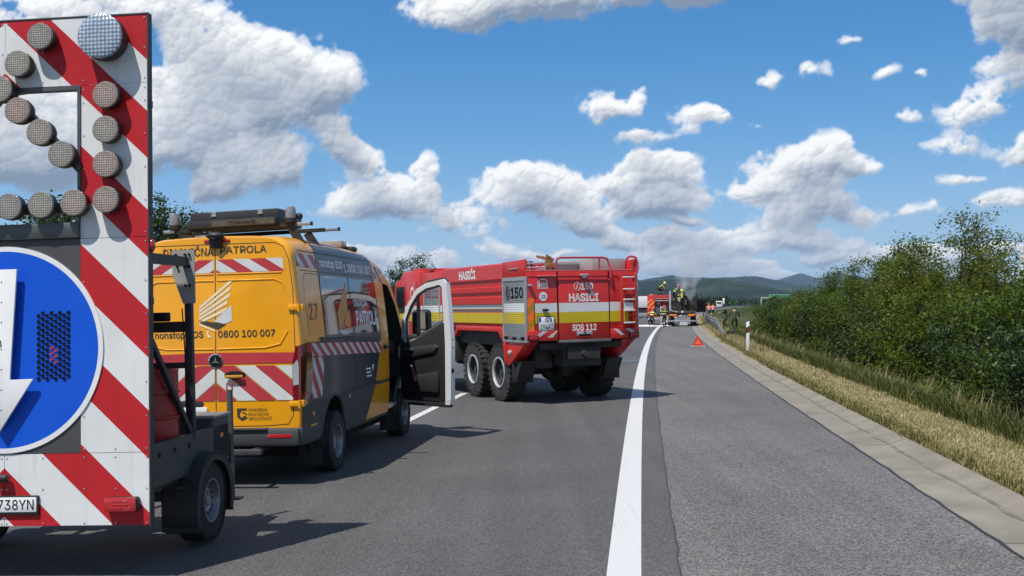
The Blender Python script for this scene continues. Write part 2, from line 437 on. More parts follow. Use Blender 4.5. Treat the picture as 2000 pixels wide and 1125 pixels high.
def clip_band(poly, f0, f1):
    """keep the part of a (u,v) polygon with f0<=0 and f1<=0, each a function (linear) of (u,v)"""
    for fn in (f0, f1):
        out = []
        for i in range(len(poly)):
            a, b = poly[i], poly[(i + 1) % len(poly)]; da, db = fn(*a), fn(*b)
            if da <= 0: out.append(a)
            if (da < 0 < db) or (db < 0 < da):
                t = da / (da - db); out.append((a[0] + (b[0] - a[0]) * t, a[1] + (b[1] - a[1]) * t))
        poly = out
        if len(poly) < 3: return []
    return poly
def stripes(mb, fn, rect, slope, period, duty, phase, m=1, step=.12):
    """slanted stripes inside the (u,v) polygon rect: bands of u*slope + v"""
    val = lambda u, v: u * slope + v - phase
    lo = min(val(*p) for p in rect); hi = max(val(*p) for p in rect)
    k = math.floor(lo / period) - 1
    while k * period < hi:
        a, b = k * period, k * period + duty * period
        q = clip_band(list(rect), lambda u, v: a - val(u, v), lambda u, v: val(u, v) - b)
        if q: lay_poly(mb, fn, q, m, step)
        k += 1
# ---------------------------------------------------------------- ground, road, verge
SLOPE = .015
def xr(y):                                                   # right edge of the white edge line
    y = np.asarray(y, dtype=float)
    return np.where(y < 420, .1125 * y + .00024 * y * y, .1125 * 420 + .00024 * 420 * 420 + (.1125 + .00048 * 420) * (y - 420))
def gz(x): return SLOPE * np.clip(x, -40, 90)
def side_profile(w):
    """height over the tilted road plane, by distance right of the edge line"""
    return np.interp(w, [-9.4, -9.2, 0, 3.40, 3.62, 5.0, 5.8, 8.2, 11, 14, 30, 80], [-.03, -.012, -.012, -.012, .055, .05, -.25, -1.55, -1.75, -1.2, -1.6, -3.0])
def Z(x, y):                                                 # ground height anywhere
    return float(gz(x) + side_profile(x - xr(y)))
YS = np.concatenate([np.arange(-30, 60, 1.5), np.arange(60, 200, 5), np.arange(200, 420, 15), np.arange(420, 700, 40)])
def strip(name, w0, w1, dz, m, ys=YS, nw=1, label=None, prof=None):
    """ribbon along the road between offsets w0 and w1 (numbers or functions of y)"""
    mb = MB(); v = []; n = nw + 1
    for y in ys:
        a = w0(y) if callable(w0) else w0; b = w1(y) if callable(w1) else w1
        for i in range(n):
            w = a + (b - a) * i / nw; x = float(xr(y)) + w
            v.append((x, float(y), float(gz(x)) + (dz if prof is None else prof(w, i / nw) + dz)))
    f = [(j * n + i, j * n + i + 1, (j + 1) * n + i + 1, (j + 1) * n + i) for j in range(len(ys) - 1) for i in range(nw)]
    mb.add(v, f); o = mb.build(name, m); return tag(o, kind='structure')

def asphalt(name, col, grain, gamt, big=.10, stain=0.0):
    m = bpy.data.materials.new(name); m.use_nodes = True; nt = m.node_tree; N = nt.nodes.new; L = nt.links.new
    b = nt.nodes['Principled BSDF']; b.inputs['Roughness'].default_value = .82; b.inputs['Specular IOR Level'].default_value = .35
    tc = N('ShaderNodeTexCoord')
    def noise(sc, det=2, rough=.5):
        n = N('ShaderNodeTexNoise'); n.inputs['Scale'].default_value = sc; n.inputs['Detail'].default_value = det; n.inputs['Roughness'].default_value = rough; L(tc.outputs['Object'], n.inputs['Vector']); return n.outputs[0]
    def rng(s, a, c, lo, hi):
        r = N('ShaderNodeMapRange'); r.inputs[1].default_value = a; r.inputs[2].default_value = c; r.inputs[3].default_value = lo; r.inputs[4].default_value = hi; L(s, r.inputs[0]); return r.outputs[0]
    def mul(a, c):
        n = N('ShaderNodeMath'); n.operation = 'MULTIPLY'; L(a, n.inputs[0]); L(c, n.inputs[1]); return n.outputs[0]
    vo = N('ShaderNodeTexVoronoi'); vo.inputs['Scale'].default_value = grain; L(tc.outputs['Object'], vo.inputs['Vector'])
    sx = N('ShaderNodeSeparateColor'); L(vo.outputs['Color'], sx.inputs[0])
    g = rng(sx.outputs[0], 0, 1, 1 - gamt, 1 + gamt)
    g2 = rng(noise(grain * .35, 3, .7), .3, .7, 1 - gamt * .5, 1 + gamt * .5)
    l = rng(noise(.35, 5, .6), .3, .7, 1 - big, 1 + big)
    # long streaks along the lane: wheel tracks and dragged dust
    mp = N('ShaderNodeMapping'); mp.inputs['Scale'].default_value = (1.4, .04, 1); mp.inputs['Rotation'].default_value = (0, 0, .12); L(tc.outputs['Object'], mp.inputs[0])
    ns = N('ShaderNodeTexNoise'); ns.inputs['Scale'].default_value = 1.6; ns.inputs['Detail'].default_value = 4; L(mp.outputs[0], ns.inputs['Vector'])
    s = rng(ns.outputs[0], .3, .7, 1 - big * .8, 1 + big * .8)
    k = mul(mul(mul(g, g2), l), s)
    vm = N('ShaderNodeVectorMath'); vm.operation = 'SCALE'; vm.inputs[0].default_value = col; L(k, vm.inputs['Scale']); L(vm.outputs[0], b.inputs['Base Color'])
    bp = N('ShaderNodeBump'); bp.inputs['Strength'].default_value = .5; bp.inputs['Distance'].default_value = .006; L(vo.outputs['Distance'], bp.inputs['Height']); L(bp.outputs[0], b.inputs['Normal'])
    return m
def paint_mat():
    m = bpy.data.materials.new('road_paint'); m.use_nodes = True; nt = m.node_tree; N = nt.nodes.new; L = nt.links.new
    b = nt.nodes['Principled BSDF']; b.inputs['Roughness'].default_value = .6
    tc = N('ShaderNodeTexCoord'); n = N('ShaderNodeTexNoise'); n.inputs['Scale'].default_value = 26; n.inputs['Detail'].default_value = 8; n.inputs['Roughness'].default_value = .75; L(tc.outputs['Object'], n.inputs['Vector'])
    mp = N('ShaderNodeMapping'); mp.inputs['Scale'].default_value = (14, .25, 1); mp.inputs['Rotation'].default_value = (0, 0, .115); L(tc.outputs['Object'], mp.inputs[0])
    n2 = N('ShaderNodeTexNoise'); n2.inputs['Scale'].default_value = 2.2; n2.inputs['Detail'].default_value = 4; L(mp.outputs[0], n2.inputs['Vector'])
    ad = N('ShaderNodeMath'); ad.operation = 'ADD'; L(n.outputs[0], ad.inputs[0]); L(n2.outputs[0], ad.inputs[1])
    cr = N('ShaderNodeValToRGB'); L(ad.outputs[0], cr.inputs[0])
    e = cr.color_ramp.elements; e[0].position = .62; e[0].color = (.22, .22, .22, 1); e[1].position = .9; e[1].color = (.53, .53, .52, 1)
    q = cr.color_ramp.elements.new(.72); q.color = (.43, .43, .42, 1)
    L(cr.outputs[0], b.inputs['Base Color']); return m
def ground_mat(name, c1, c2, c3, sc):
    m = bpy.data.materials.new(name); m.use_nodes = True; nt = m.node_tree; N = nt.nodes.new; L = nt.links.new
    b = nt.nodes['Principled BSDF']; b.inputs['Roughness'].default_value = .95; b.inputs['Specular IOR Level'].default_value = .1
    tc = N('ShaderNodeTexCoord'); n = N('ShaderNodeTexNoise'); n.inputs['Scale'].default_value = sc; n.inputs['Detail'].default_value = 8; n.inputs['Roughness'].default_value = .65; L(tc.outputs['Object'], n.inputs['Vector'])
    cr = N('ShaderNodeValToRGB'); L(n.outputs[0], cr.inputs[0]); e = cr.color_ramp.elements
    e[0].position = .32; e[0].color = (*c1, 1); e[1].position = .68; e[1].color = (*c3, 1); q = e.new(.5); q.color = (*c2, 1)
    n2 = N('ShaderNodeTexNoise'); n2.inputs['Scale'].default_value = sc * 22; n2.inputs['Detail'].default_value = 4; L(tc.outputs['Object'], n2.inputs['Vector'])
    r = N('ShaderNodeMapRange'); r.inputs[3].default_value = .6; r.inputs[4].default_value = 1.4; L(n2.outputs[0], r.inputs[0])
    vm = N('ShaderNodeVectorMath'); vm.operation = 'SCALE'; L(cr.outputs[0], vm.inputs[0]); L(r.outputs[0], vm.inputs['Scale']); L(vm.outputs[0], b.inputs['Base Color'])
    return m
M_lane = asphalt('lane_asphalt', (.084, .081, .079), 105, .5, .14)
M_shoulder = asphalt('shoulder_asphalt', (.122, .116, .111), 85, .66, .13)
M_paint = paint_mat()
M_conc = mat('gutter_concrete', (.205, .183, .148), .9, var=.24, scale=1.3, bump=.25, bscale=60, dirt=.35)
M_tar = mat('joint_tar', (.02, .02, .022), .6, var=.2, scale=8)
M_soil = ground_mat('field_ground', (.030, .048, .012), (.050, .065, .018), (.10, .095, .035), .05)
M_dry = ground_mat('dry_verge', (.17, .135, .07), (.25, .20, .10), (.12, .13, .05), .6)

def build_ground():
    # one sheet for the land, to the horizon
    ws = np.array([-12000, -6000, -3000, -1500, -700, -300, -120, -60, -30, -15, -9.4, -9.2, 0, 3.35, 3.62, 4.2, 5.0, 5.4, 5.8, 6.6, 7.4, 8.2, 9.5, 11, 14, 20, 30, 80, 200, 500, 1200, 3000, 6000, 12000], float)
    ys = np.concatenate([[-900, -300, -100], YS, [760, 900, 1200, 1700, 2500, 4000, 7000, 14000]])
    v = []
    for y in ys:
        for w in ws:
            x = float(xr(y)) + w
            far = max(0, math.hypot(x, y) - 300)
            h = -.0018 * min(far, 2500) * (0 if abs(w) < 40 and y < 450 else 1)
            v.append((x, y, float(gz(x) + side_profile(w)) - .02 + h * .6))
    n = len(ws); f = [(j * n + i, j * n + i + 1, (j + 1) * n + i + 1, (j + 1) * n + i) for j in range(len(ys) - 1) for i in range(n - 1)]
    mb = MB(); mb.add(v, f); tag(mb.build('ground', M_soil), kind='structure')
    edge = lambda y: 2.85 - .005 * max(0, min(y, 60))
    strip('road', -9.2, .28, 0, M_lane)
    rng = random.Random(5)
    strip('hard_shoulder', .28, edge, .001, M_shoulder)
    ys2 = np.arange(-20, 150, .35); wob = {float(y): rng.gauss(0, .006) for y in ys2}
    strip('shoulder_seam', lambda y: .272 + wob[float(y)] * .6, lambda y: .288 + wob[float(y)], .004, mat('seam_tar', (.038, .037, .037), .7, var=.4, scale=3), ys2)
    strip('edge_line', -.25, 0, .006, M_paint)
    strip('median_line', -8.35, -8.10, .006, M_paint)
    y0 = 17.6 - 18 * 2; k = 0
    mb = MB()
    for k in range(26):
        a, b = y0 + 18 * k, y0 + 18 * k + 7.6
        p = np.linspace(a, b, 5)
        vv = []
        for y in p:
            for w in (-4.18, -4.02):
                x = float(xr(y)) + w; vv.append((x, y, float(gz(x)) + .006))
        mb.add(vv, [(2 * j, 2 * j + 1, 2 * j + 3, 2 * j + 2) for j in range(4)])
    tag(mb.build('lane_line', M_paint), kind='structure')
    wob2 = {float(y): rng.gauss(0, .009) for y in ys2}
    strip('joint_line', lambda y: edge(y) - .016 + wob2[float(y)] * .7, lambda y: edge(y) + .018 + wob2[float(y)], .005, M_tar, ys2)
    # the concrete gutter: flat channel slabs, then the sloped kerb
    gut = lambda w, t: .0025 + (.0 if t < .66 else (t - .66) / .34 * .075) + (-.0 if t < .05 else 0)
    strip('gutter', lambda y: edge(y) + .0, lambda y: edge(y) + .73, 0, M_conc, np.concatenate([np.arange(-20, 62, 1.0), np.arange(62, 420, 6)]), 9, prof=gut)
    mb = MB()
    for y in np.arange(2.6, 60, 6.0):                        # slab joints across the gutter
        e = edge(y); x = float(xr(y))
        for (a, b, za, zb) in ((.03, .48, .0045, .0045), (.48, .73, .0045, .081)):
            q = [(x + e + a, y + .01, za), (x + e + b, y - .05, zb), (x + e + b, y - .028, zb), (x + e + a, y + .028, za)]
            mb.add([(p[0], p[1], p[2] + float(gz(p[0]))) for p in q], [(0, 1, 2, 3)])
    tag(mb.build('gutter_joints', mat('joint_dirt', (.10, .09, .075), .9)), kind='structure')
    wob3 = {float(y): rng.gauss(0, .018) for y in ys2}
    strip('gutter_grime', lambda y: edge(y) + .455 + wob3[float(y)], lambda y: edge(y) + .50 + wob3[float(y)] * .6, .0052, mat('grime', (.158, .142, .115), .9, var=.35, scale=3), ys2, 1, prof=lambda w, t: .003 + (.004 if t > .5 else 0))
    strip('verge', lambda y: edge(y) + .70, lambda y: 4.95, .0, M_dry, np.concatenate([np.arange(-20, 62, 1.0), np.arange(62, 200, 5)]), 6, prof=lambda w, t: float(side_profile(w)) + .008)
    # a damp stain and a few tar repairs on the lane
    tag(MB().lathe([(.42, 0), (.3, .0005), (.001, .0006)], (0, 0, 0), (0, 0, 1), 28).build('water_stain', mat('wet_asphalt', (.05, .05, .055), .35, var=.2)), kind='structure')
    o = bpy.data.objects['water_stain']; o.location = (4.05, 37.6, float(gz(4.05)) + .0045); o.scale = (1.0, 2.6, 1); o.rotation_euler = (0, -math.atan(SLOPE), -.3)
build_ground()
# ---------------------------------------------------------------- materials shared by the vehicles
M_white = mat('white_reflective', (.70, .71, .71), .42, spec=.2, var=.05, scale=2.5, dirt=.10)
M_grey_metal = mat('grey_metal', (.10, .105, .11), .45, .6, var=.18, scale=5, dirt=.2)
M_frame = mat('dark_frame', (.035, .037, .04), .5, .3, var=.25, scale=5, dirt=.15)
M_black = mat('black_plastic', (.016, .016, .017), .55, var=.2, scale=5)
M_trim = mat('grey_plastic', (.045, .048, .052), .6, var=.15, scale=4, bump=.08, bscale=300)
M_rubber = mat('tyre_rubber', (.018, .018, .018), .85, var=.3, scale=8, dirt=.35)
M_steel = mat('wheel_steel', (.28, .29, .30), .4, .7, var=.15, scale=8, dirt=.3)
M_chrome = mat('chrome', (.75, .76, .78), .15, 1.0, var=.05)
M_redlens = mat('red_lens', (.42, .015, .02), .12, coat=.6, var=.12, scale=30)
M_redsign = mat('red_reflective', (.46, .022, .028), .42, spec=.2, var=.08, scale=2.5, dirt=.08)
M_amber = mat('amber_lens', (.75, .22, .02), .2, coat=.5)
M_plate = mat('plate_white', (.72, .73, .74), .35, var=.04)
M_ink = mat('ink_black', (.008, .008, .010), .7, var=0, spec=.15)
M_eu = mat('plate_blue', (.01, .05, .38), .4, var=0)
M_alu = mat('aluminium', (.52, .53, .55), .35, .8, var=.12, scale=4, dirt=.12)
M_bluesign = mat('blue_reflective', (.006, .085, .56), .42, spec=.2, var=.06, scale=2.0, dirt=.04)
M_glass = mat('dark_glass', (.012, .015, .018), .04, spec=.7, coat=.4, var=0)

def led_mat():
    m = bpy.data.materials.new('lamp_lens'); m.use_nodes = True; nt = m.node_tree; N = nt.nodes.new; L = nt.links.new
    b = nt.nodes['Principled BSDF']; b.inputs['Roughness'].default_value = .22; b.inputs['Coat Weight'].default_value = .25
    oi = N('ShaderNodeObjectInfo'); tc = N('ShaderNodeTexCoord')
    vo = N('ShaderNodeTexVoronoi'); vo.inputs['Scale'].default_value = 58; vo.inputs['Randomness'].default_value = .12; L(tc.outputs['Object'], vo.inputs['Vector'])
    r = N('ShaderNodeMapRange'); r.inputs[1].default_value = .05; r.inputs[2].default_value = .55; r.inputs[3].default_value = 1.45; r.inputs[4].default_value = .38; L(vo.outputs['Distance'], r.inputs[0])
    cr = N('ShaderNodeValToRGB'); E = cr.color_ramp.elements; E[0].color = (.38, .36, .33, 1); E[1].color = (.52, .36, .30, 1); q = E.new(.35); q.color = (.42, .40, .34, 1); q = E.new(.6); q.color = (.46, .38, .34, 1)
    L(oi.outputs['Random'], cr.inputs[0])
    vm = N('ShaderNodeVectorMath'); vm.operation = 'SCALE'; L(cr.outputs[0], vm.inputs[0]); L(r.outputs[0], vm.inputs['Scale']); L(vm.outputs[0], b.inputs['Base Color'])
    bp = N('ShaderNodeBump'); bp.inputs['Strength'].default_value = .8; bp.inputs['Distance'].default_value = .006; bp.invert = True; L(vo.outputs['Distance'], bp.inputs['Height']); L(bp.outputs[0], b.inputs['Normal'])
    return m
def chevron_mat():
    """red and white stripes that slant down to the right on the right half, mirrored on the left"""
    m = bpy.data.materials.new('chevron_sheeting'); m.use_nodes = True; nt = m.node_tree; N = nt.nodes.new; L = nt.links.new
    b = nt.nodes['Principled BSDF']; b.inputs['Roughness'].default_value = .42; b.inputs['Specular IOR Level'].default_value = .2
    def M(op, a, c):
        n = N('ShaderNodeMath'); n.operation = op
        for i, v in enumerate((a, c)):
            if isinstance(v, (int, float)): n.inputs[i].default_value = v
            else: L(v, n.inputs[i])
        return n.outputs[0]
    tc = N('ShaderNodeTexCoord'); sp = N('ShaderNodeSeparateXYZ'); L(tc.outputs['Object'], sp.inputs[0])
    val = M('ADD', M('MULTIPLY', M('ABSOLUTE', sp.outputs['X'], 0), .97), sp.outputs['Z'])
    fr = M('FRACT', M('DIVIDE', M('ADD', M('SUBTRACT', val, 4.184), 7.44), .744), 0)
    red = M('LESS_THAN', fr, .478)
    edge = M('LESS_THAN', M('ABSOLUTE', M('SUBTRACT', M('FRACT', M('ADD', fr, .011), 0), .0), 0), .022)
    n = N('ShaderNodeTexNoise'); n.inputs['Scale'].default_value = 2.2; n.inputs['Detail'].default_value = 8; n.inputs['Roughness'].default_value = .7; L(tc.outputs['Object'], n.inputs['Vector'])
    mp = N('ShaderNodeMapping'); mp.inputs['Scale'].default_value = (9, 9, .7); L(tc.outputs['Object'], mp.inputs[0])
    n2 = N('ShaderNodeTexNoise'); n2.inputs['Scale'].default_value = 1.5; n2.inputs['Detail'].default_value = 5; L(mp.outputs[0], n2.inputs['Vector'])
    r = N('ShaderNodeMapRange'); r.inputs[1].default_value = .3; r.inputs[2].default_value = .7; r.inputs[3].default_value = .91; r.inputs[4].default_value = 1.05; L(n.outputs[0], r.inputs[0])
    r2 = N('ShaderNodeMapRange'); r2.inputs[1].default_value = .55; r2.inputs[2].default_value = .8; r2.inputs[3].default_value = 1.0; r2.inputs[4].default_value = .84; L(n2.outputs[0], r2.inputs[0])
    mx = N('ShaderNodeMix'); mx.data_type = 'RGBA'; L(red, mx.inputs[0]); mx.inputs[6].default_value = (.66, .67, .67, 1); mx.inputs[7].default_value = (.44, .020, .026, 1)
    vm = N('ShaderNodeVectorMath'); vm.operation = 'SCALE'; L(mx.outputs[2], vm.inputs[0]); L(M('MULTIPLY', r.outputs[0], r2.outputs[0]), vm.inputs['Scale']); L(vm.outputs[0], b.inputs['Base Color'])
    return m

def make_wheel(parent, c, R, wdt, rimR, side, name='wheel', holes=12, lug=None, rim_mat=None, hub=True):
    """tyre and rim, axle along local X; side +1 shows its face to +X. The wheel is the part, tyre its own mesh, rim the sub-part"""
    x, y, z = c; h = wdt / 2; mb = MB()
    prof = [(rimR * .96, -h * .82), (rimR * 1.02, -h * .95), (rimR + (R - rimR) * .35, -h), (rimR + (R - rimR) * .75, -h * .97), (R * .965, -h * .88), (R, -h * .70), (R, h * .70), (R * .965, h * .88), (rimR + (R - rimR) * .75, h * .97), (rimR + (R - rimR) * .35, h), (rimR * 1.02, h * .95), (rimR * .96, h * .82)]
    mb.lathe([(r, t) for r, t in prof], (0, 0, 0), (1, 0, 0), 48)
    if lug:                                                   # coarse off-road blocks
        n = lug
        for i in range(n):
            a = 2 * math.pi * i / n
            for s in (-1, 1):
                T = Matrix.Rotation(a + (math.pi / n if s > 0 else 0), 4, 'X')
                x0, x1 = (.06 * h, h * .98) if s > 0 else (-h * .98, -.06 * h)
                d = .5 * 2 * math.pi * R / n
                mb.box(x0, x1, -d * .5, d * .5, R - .012, R + .014, 0, 0, T)
                T2 = Matrix.Rotation(a + (math.pi / n if s > 0 else 0), 4, 'X')
                mb.box(s * h * .90, s * h * 1.01, -d * .42, d * .42, R * .90, R + .005, 0, 0, T2)
    else:
        for t in (-.42, -.14, .14, .42):                      # grooves between ribs
            mb.lathe([(R + .001, t * wdt - .004), (R + .004, t * wdt - .02), (R + .004, t * wdt + .02), (R + .001, t * wdt + .004)], (0, 0, 0), (1, 0, 0), 48)
    tyre = mb.build(name, M_rubber, parent); tyre.location = c
    s = side; m = MB()
    m.lathe([(rimR * 1.0, s * h * .93), (rimR * 1.0, s * h * 1.0), (rimR * .94, s * h * .98), (rimR * .90, s * h * .70), (rimR * .87, s * h * .35), (rimR * .80, s * h * .30), (rimR * .74, s * h * .42), (rimR * .46, s * h * .55), (rimR * .40, s * h * .48), (.001, s * h * .48)], (0, 0, 0), (1, 0, 0), 40, 0)
    for i in range(holes):
        a = 2 * math.pi * i / holes
        p = Vector((0, math.cos(a), math.sin(a))) * rimR * .66; q = p + Vector((s * (h * .50), 0, 0))
        m.lathe([(rimR * .085, s * .002), (.0005, s * .0021)], (s * h * .475, p.y, p.z), (1, 0, 0), 10, 1)
    if hub:
        m.lathe([(rimR * .22, s * h * .46), (rimR * .21, s * h * .62), (rimR * .15, s * h * .66), (.001, s * h * .66)], (0, 0, 0), (1, 0, 0), 20, 0)
        for i in range(6):
            a = 2 * math.pi * i / 6 + .3; p = Vector((0, math.cos(a), math.sin(a))) * rimR * .33
            m.cyl((s * h * .46, p.y, p.z), (s * h * .56, p.y, p.z), rimR * .05, n=6, m=0)
    m.build('rim', [rim_mat or M_steel, M_ink], tyre)
    return tyre

def build_trailer():
    T = thing('arrow_trailer', 'tall arrow trailer with red and white striped board, blue round sign and lamps', 'trailer',
              (-3.775, 8.19, Z(-3.775, 8.19) + .03), (0, -.018, math.radians(-5.3)))
    M_chev = chevron_mat(); M_led = led_mat(); M_flash = M_led.copy(); M_flash.name = 'flash_lens'
    for n in M_flash.node_tree.nodes:
        if n.type == 'VALTORGB':
            for e in n.color_ramp.elements: e.color = (.36, .45, .56, 1)
        if n.type == 'TEX_VORONOI': n.inputs['Scale'].default_value = 34
    H0, X1, XI = .39, 1.117, .594
    lean = -math.radians(2.2)
    B = bpy.data.objects.new('sign_board', None)
    # the board is one hinged frame: its mesh is the square-tube frame behind the sheets
    fm = MB()
    for s in (-1, 1):
        fm.box(s * 1.095 - .022, s * 1.095 + .022, .012, .055, 0, 3.80)
        fm.box(s * .62 - .02, s * .62 + .02, .012, .05, 0, 3.78)
        fm.box(s * (X1 + .001), s * (X1 + .012), -.006, .06, -.005, 3.815)
    for z in (.02, .53, 1.2, 2.12, 3.28, 3.77): fm.box(-1.07, 1.07, .058, .09, z - .02, z + .02)
    fm.box(-X1 + .002, X1 - .002, -.004, .055, 3.803, 3.815)
    board = fm.build('sign_board', M_frame, T); board.location = (0, 0, H0); board.rotation_euler = (lean, 0, 0)
    def sheet(x0, x1, z0, z1, name='striped_sheet', m=None, y=0.0):
        o = MB().box(x0, x1, y, y + .004, z0, z1).build(name, m or M_chev, board); return o
    g = .0018
    for s in (-1, 1):
        a, b = (g, X1) if s > 0 else (-X1, -g)
        for (u, v, p, q) in ((a, b, 3.285 + g, 3.80), (a, b, .003, .532 - g)):
            sheet(u, v, p, q)
        u, v = (XI, X1) if s > 0 else (-X1, -XI)
        sheet(u, v, 2.125 + g, 3.285 - g); sheet(u, v, .532 + g, 2.125 - g)
    # pattern reads object coordinates: shift so z counts from the ground
    for n in M_chev.node_tree.nodes:
        if n.type == 'MATH' and n.operation == 'SUBTRACT' and abs(n.inputs[1].default_value - 4.184) < 1e-4: n.inputs[1].default_value = 4.184 - H0
    sheet(-XI + g, XI - g, .532 + g, 2.125, 'grey_backing', mat('grey_sheet', (.055, .055, .058), .5, var=.1, scale=3, dirt=.1))
    # beam under the opening and the rim of the opening
    mb = MB().box(-XI + .003, XI - .003, -.03, .05, 2.13, 2.245, 0, .006)
    mb.box(-XI - .004, -XI + .02, -.01, .05, 2.25, 3.28).box(XI - .02, XI + .004, -.01, .05, 2.25, 3.28).box(-XI + .021, XI - .021, -.01, .05, 3.25, 3.28)
    mb.build('opening_frame', M_grey_metal, board)
    # seams and rivets
    mb = MB(); rr = random.Random(3)
    for s in (-1, 1):
        for x in (X1 - .02, XI + .025, .86):
            for z in [.02, .27, .50, .56, .8, 1.05, 1.3, 1.55, 1.8, 2.09, 2.16, 2.4, 2.65, 2.9, 3.15, 3.25, 3.32, 3.55, 3.78]:
                if x == .86 and .6 < z < 3.2: continue
                mb.lathe([(.0065, -.0015), (.0055, -.004), (.0008, -.0045)], (s * x, 0, z), (0, 1, 0), 8)
        for x in (.02, .3): 
            for z in (.02, .27, .50, 3.32, 3.55, 3.78): mb.lathe([(.0065, -.0015), (.0055, -.004), (.0008, -.0045)], (s * x, 0, z), (0, 1, 0), 8)
    mb.build('rivet_rows', [M_alu], board)['kind'] = 'stuff'
    # blue disc, its white ring, white arrow, perforated field
    zc = 1.70 - H0
    ring = MB().lathe([(.772, .0), (.772, -.010), (.735, -.0105)], (0, -.001, zc), (0, 1, 0), 96).lathe([(.772, 0), (.6, 0)], (0, -.001, zc), (0, 1, 0), 96)
    ring = ring.build('round_sign', [M_white], board)
    MB().lathe([(.7352, -.0104), (.0005, -.0106)], (0, -.001, zc), (0, 1, 0), 96).build('blue_field', M_bluesign, ring)
    arrow = [(-.135, 2.295), (.135, 2.295), (.082, 1.475), (.262, 1.478), (0, 1.09), (-.262, 1.478), (-.082, 1.475)]
    am = MB().prism([(x, z - H0) for x, z in arrow], 'xz', -.075, -.055, 0, bev=.003)
    for z in (1.35, 2.0): am.cyl((0, -.056, z - H0), (0, -.01, z - H0), .03, m=1)
    am.cyl((.0, -.092, 1.76 - H0), (.0, -.076, 1.76 - H0), .014, m=1)
    for z in (1.25, 1.4, 1.55, 1.7, 1.9, 2.05, 2.2): am.lathe([(.006, -.0005), (.0008, -.003)], (.018, -.075, z - H0), (0, 1, 0), 8, 1)
    am.build('white_arrow', [M_white, M_ink], ring)
    for sx in (-1, 1):
        mb = MB()
        for i in range(8):
            for j in range(12):
                x = .275 + i * .033; z = 1.475 + j * .0425 + (.021 if i % 2 else 0) - H0
                mb.lathe([(.0155, 0), (.0150, .004), (.0005, .0042)], (sx * x, -.0178, z), (0, 1, 0), 6, 1 if (sx > 0 and 3 <= i <= 4 and 3 <= j <= 5) else 0)
        mb.build('perforated_field', [M_ink, M_redlens], ring)
    # the arrow of amber lamps, two large flash lamps on top
    lamp_r = .099
    def lamp(x, z, r, y=-.012, dep=.10, name='lamp', lm=None):
        m = MB(); m.lathe([(r * .93, 0), (r, -dep * .35), (r, -dep * .8)], (0, 0, 0), (0, 1, 0), 36, 0)
        o = m.build(name, [M_black], board); o.location = (x, y, z)
        MB().lathe([(r * 1.0, -dep * .8), (r * 1.0, -dep * .93), (r * .95, -dep * .965), (r * .5, -dep * .985), (.001, -dep * .99)], (0, 0, 0), (0, 1, 0), 36).build('lens', lm or M_led, o)
        return o
    px = lambda u, v: ((u - 9.5) / 262, (1025 - v) / 262)
    P = [(229, 192), (229, 260), (229, 328), (229, 397), (164, 401), (98, 403), (33, 404), (139, 305), (95, 260), (50, 215), (13, 171), (50, 122), (96, 70)]
    for u, v in P:
        x, z = px(u, v); lamp(x, z, lamp_r)
        if x > .06: lamp(-x, z, lamp_r)
    for s in (1, -1):
        x, z = px(224, 79); o = lamp(s * x, z, .170, dep=.15, name='flash_lamp', lm=M_flash)
    # bars that carry the lamps across the opening
    mb = MB(); bar = lambda a, b: mb.beam((a[0], .015, a[1]), (b[0], .015, b[1]), .045, .10, up=(0, 1, 0)) if False else mb.beam((a[0], .02, a[1]), (b[0], .02, b[1]), .05, .07, up=(0, 1, 0))
    mb.build('x', M_frame) if False else None
    for s in (-1, 1):
        mb.beam((0, .02, px(13, 171)[1] + .02), (s * XI, .02, px(164, 333)[1]), .05, .085, up=(0, 1, 0))
        mb.beam((0, .045, px(13, 171)[1]), (s * .35, .045, 3.30), .04, .06, up=(0, 1, 0))
    mb.box(-XI + .02, XI - .02, .0, .05, px(0, 408)[1] - .035, px(0, 408)[1] + .045)
    mb.build('lamp_bar', M_grey_metal, board)
    # plate, plate lamp, rear lights, side marker
    pl = MB().box(-.275, .275, -.022, -.001, .085, .228, 0, .006).build('licence_plate', M_black, board)
    q = MB().box(-.262, .262, -.026, -.0215, .108, .216, 0, .003); q.build('plate_face', M_plate, pl)
    q = MB(); fn = lambda u, v: (u, -.0275, v)
    lay_text(q, fn, '738YN', -.036, .243, .124, .200, 0, bold=.006); q.build('lettering', M_ink, pl)
    MB().box(-.26, -.222, -.0275, -.0265, .109, .215).build('country_band', M_eu, pl)
    MB().cyl((-.05, -.045, .36), (.055, -.045, .36), .028, n=16, bev=.008).box(-.02, .02, -.03, -.001, .345, .375).build('plate_lamp', M_black, board)
    for s in (-1, 1):
        b = MB().box(s * .80, s * 1.05, -.05, -.002, .105, .212, 0, .014).build('rear_light', M_black, board)
        l = MB().box(s * .797, s * 1.04, -.068, -.050, .108, .209, 0, .016)
        for k in range(3): l.box(s * .85, s * .98, -.0705, -.066, .128 + .024 * k, .140 + .024 * k, 0, .003)
        l.build('lens', M_redlens, b)
        MB().ball((s * (X1 + .02), .03, 2.06), .034, 0, 8, (.6, 1, 1.5)).build('side_marker', M_redlens, board)
    for z in (1.62, 2.29, 3.1): MB().box(X1 + .012, X1 + .022, .005, .05, z, z + .05).build('hinge', M_frame, board)
    # carrier: posts, gussets, braces
    for s in (-1, 1):
        mb = MB(); x = s * .975
        mb.box(x - .03, x + .03, 1.17, 1.23, .86, 2.40, 0, .006)
        mb.box(x - .32, x - .035, 1.18, 1.22, 1.78, 1.87) if s > 0 else mb.box(x + .035, x + .32, 1.18, 1.22, 1.78, 1.87)
        mb.beam((x, 1.2, .9), (s * .98, .10, 2.05), .04, .045)
        mb.beam((x, 1.19, 2.37), (s * .98, .08, 2.37), .05, .08)
        mb.beam((x, 1.2, 1.50), (s * .6, 1.2, 1.50), .04, .05)
        mb.build('post', M_frame, T)
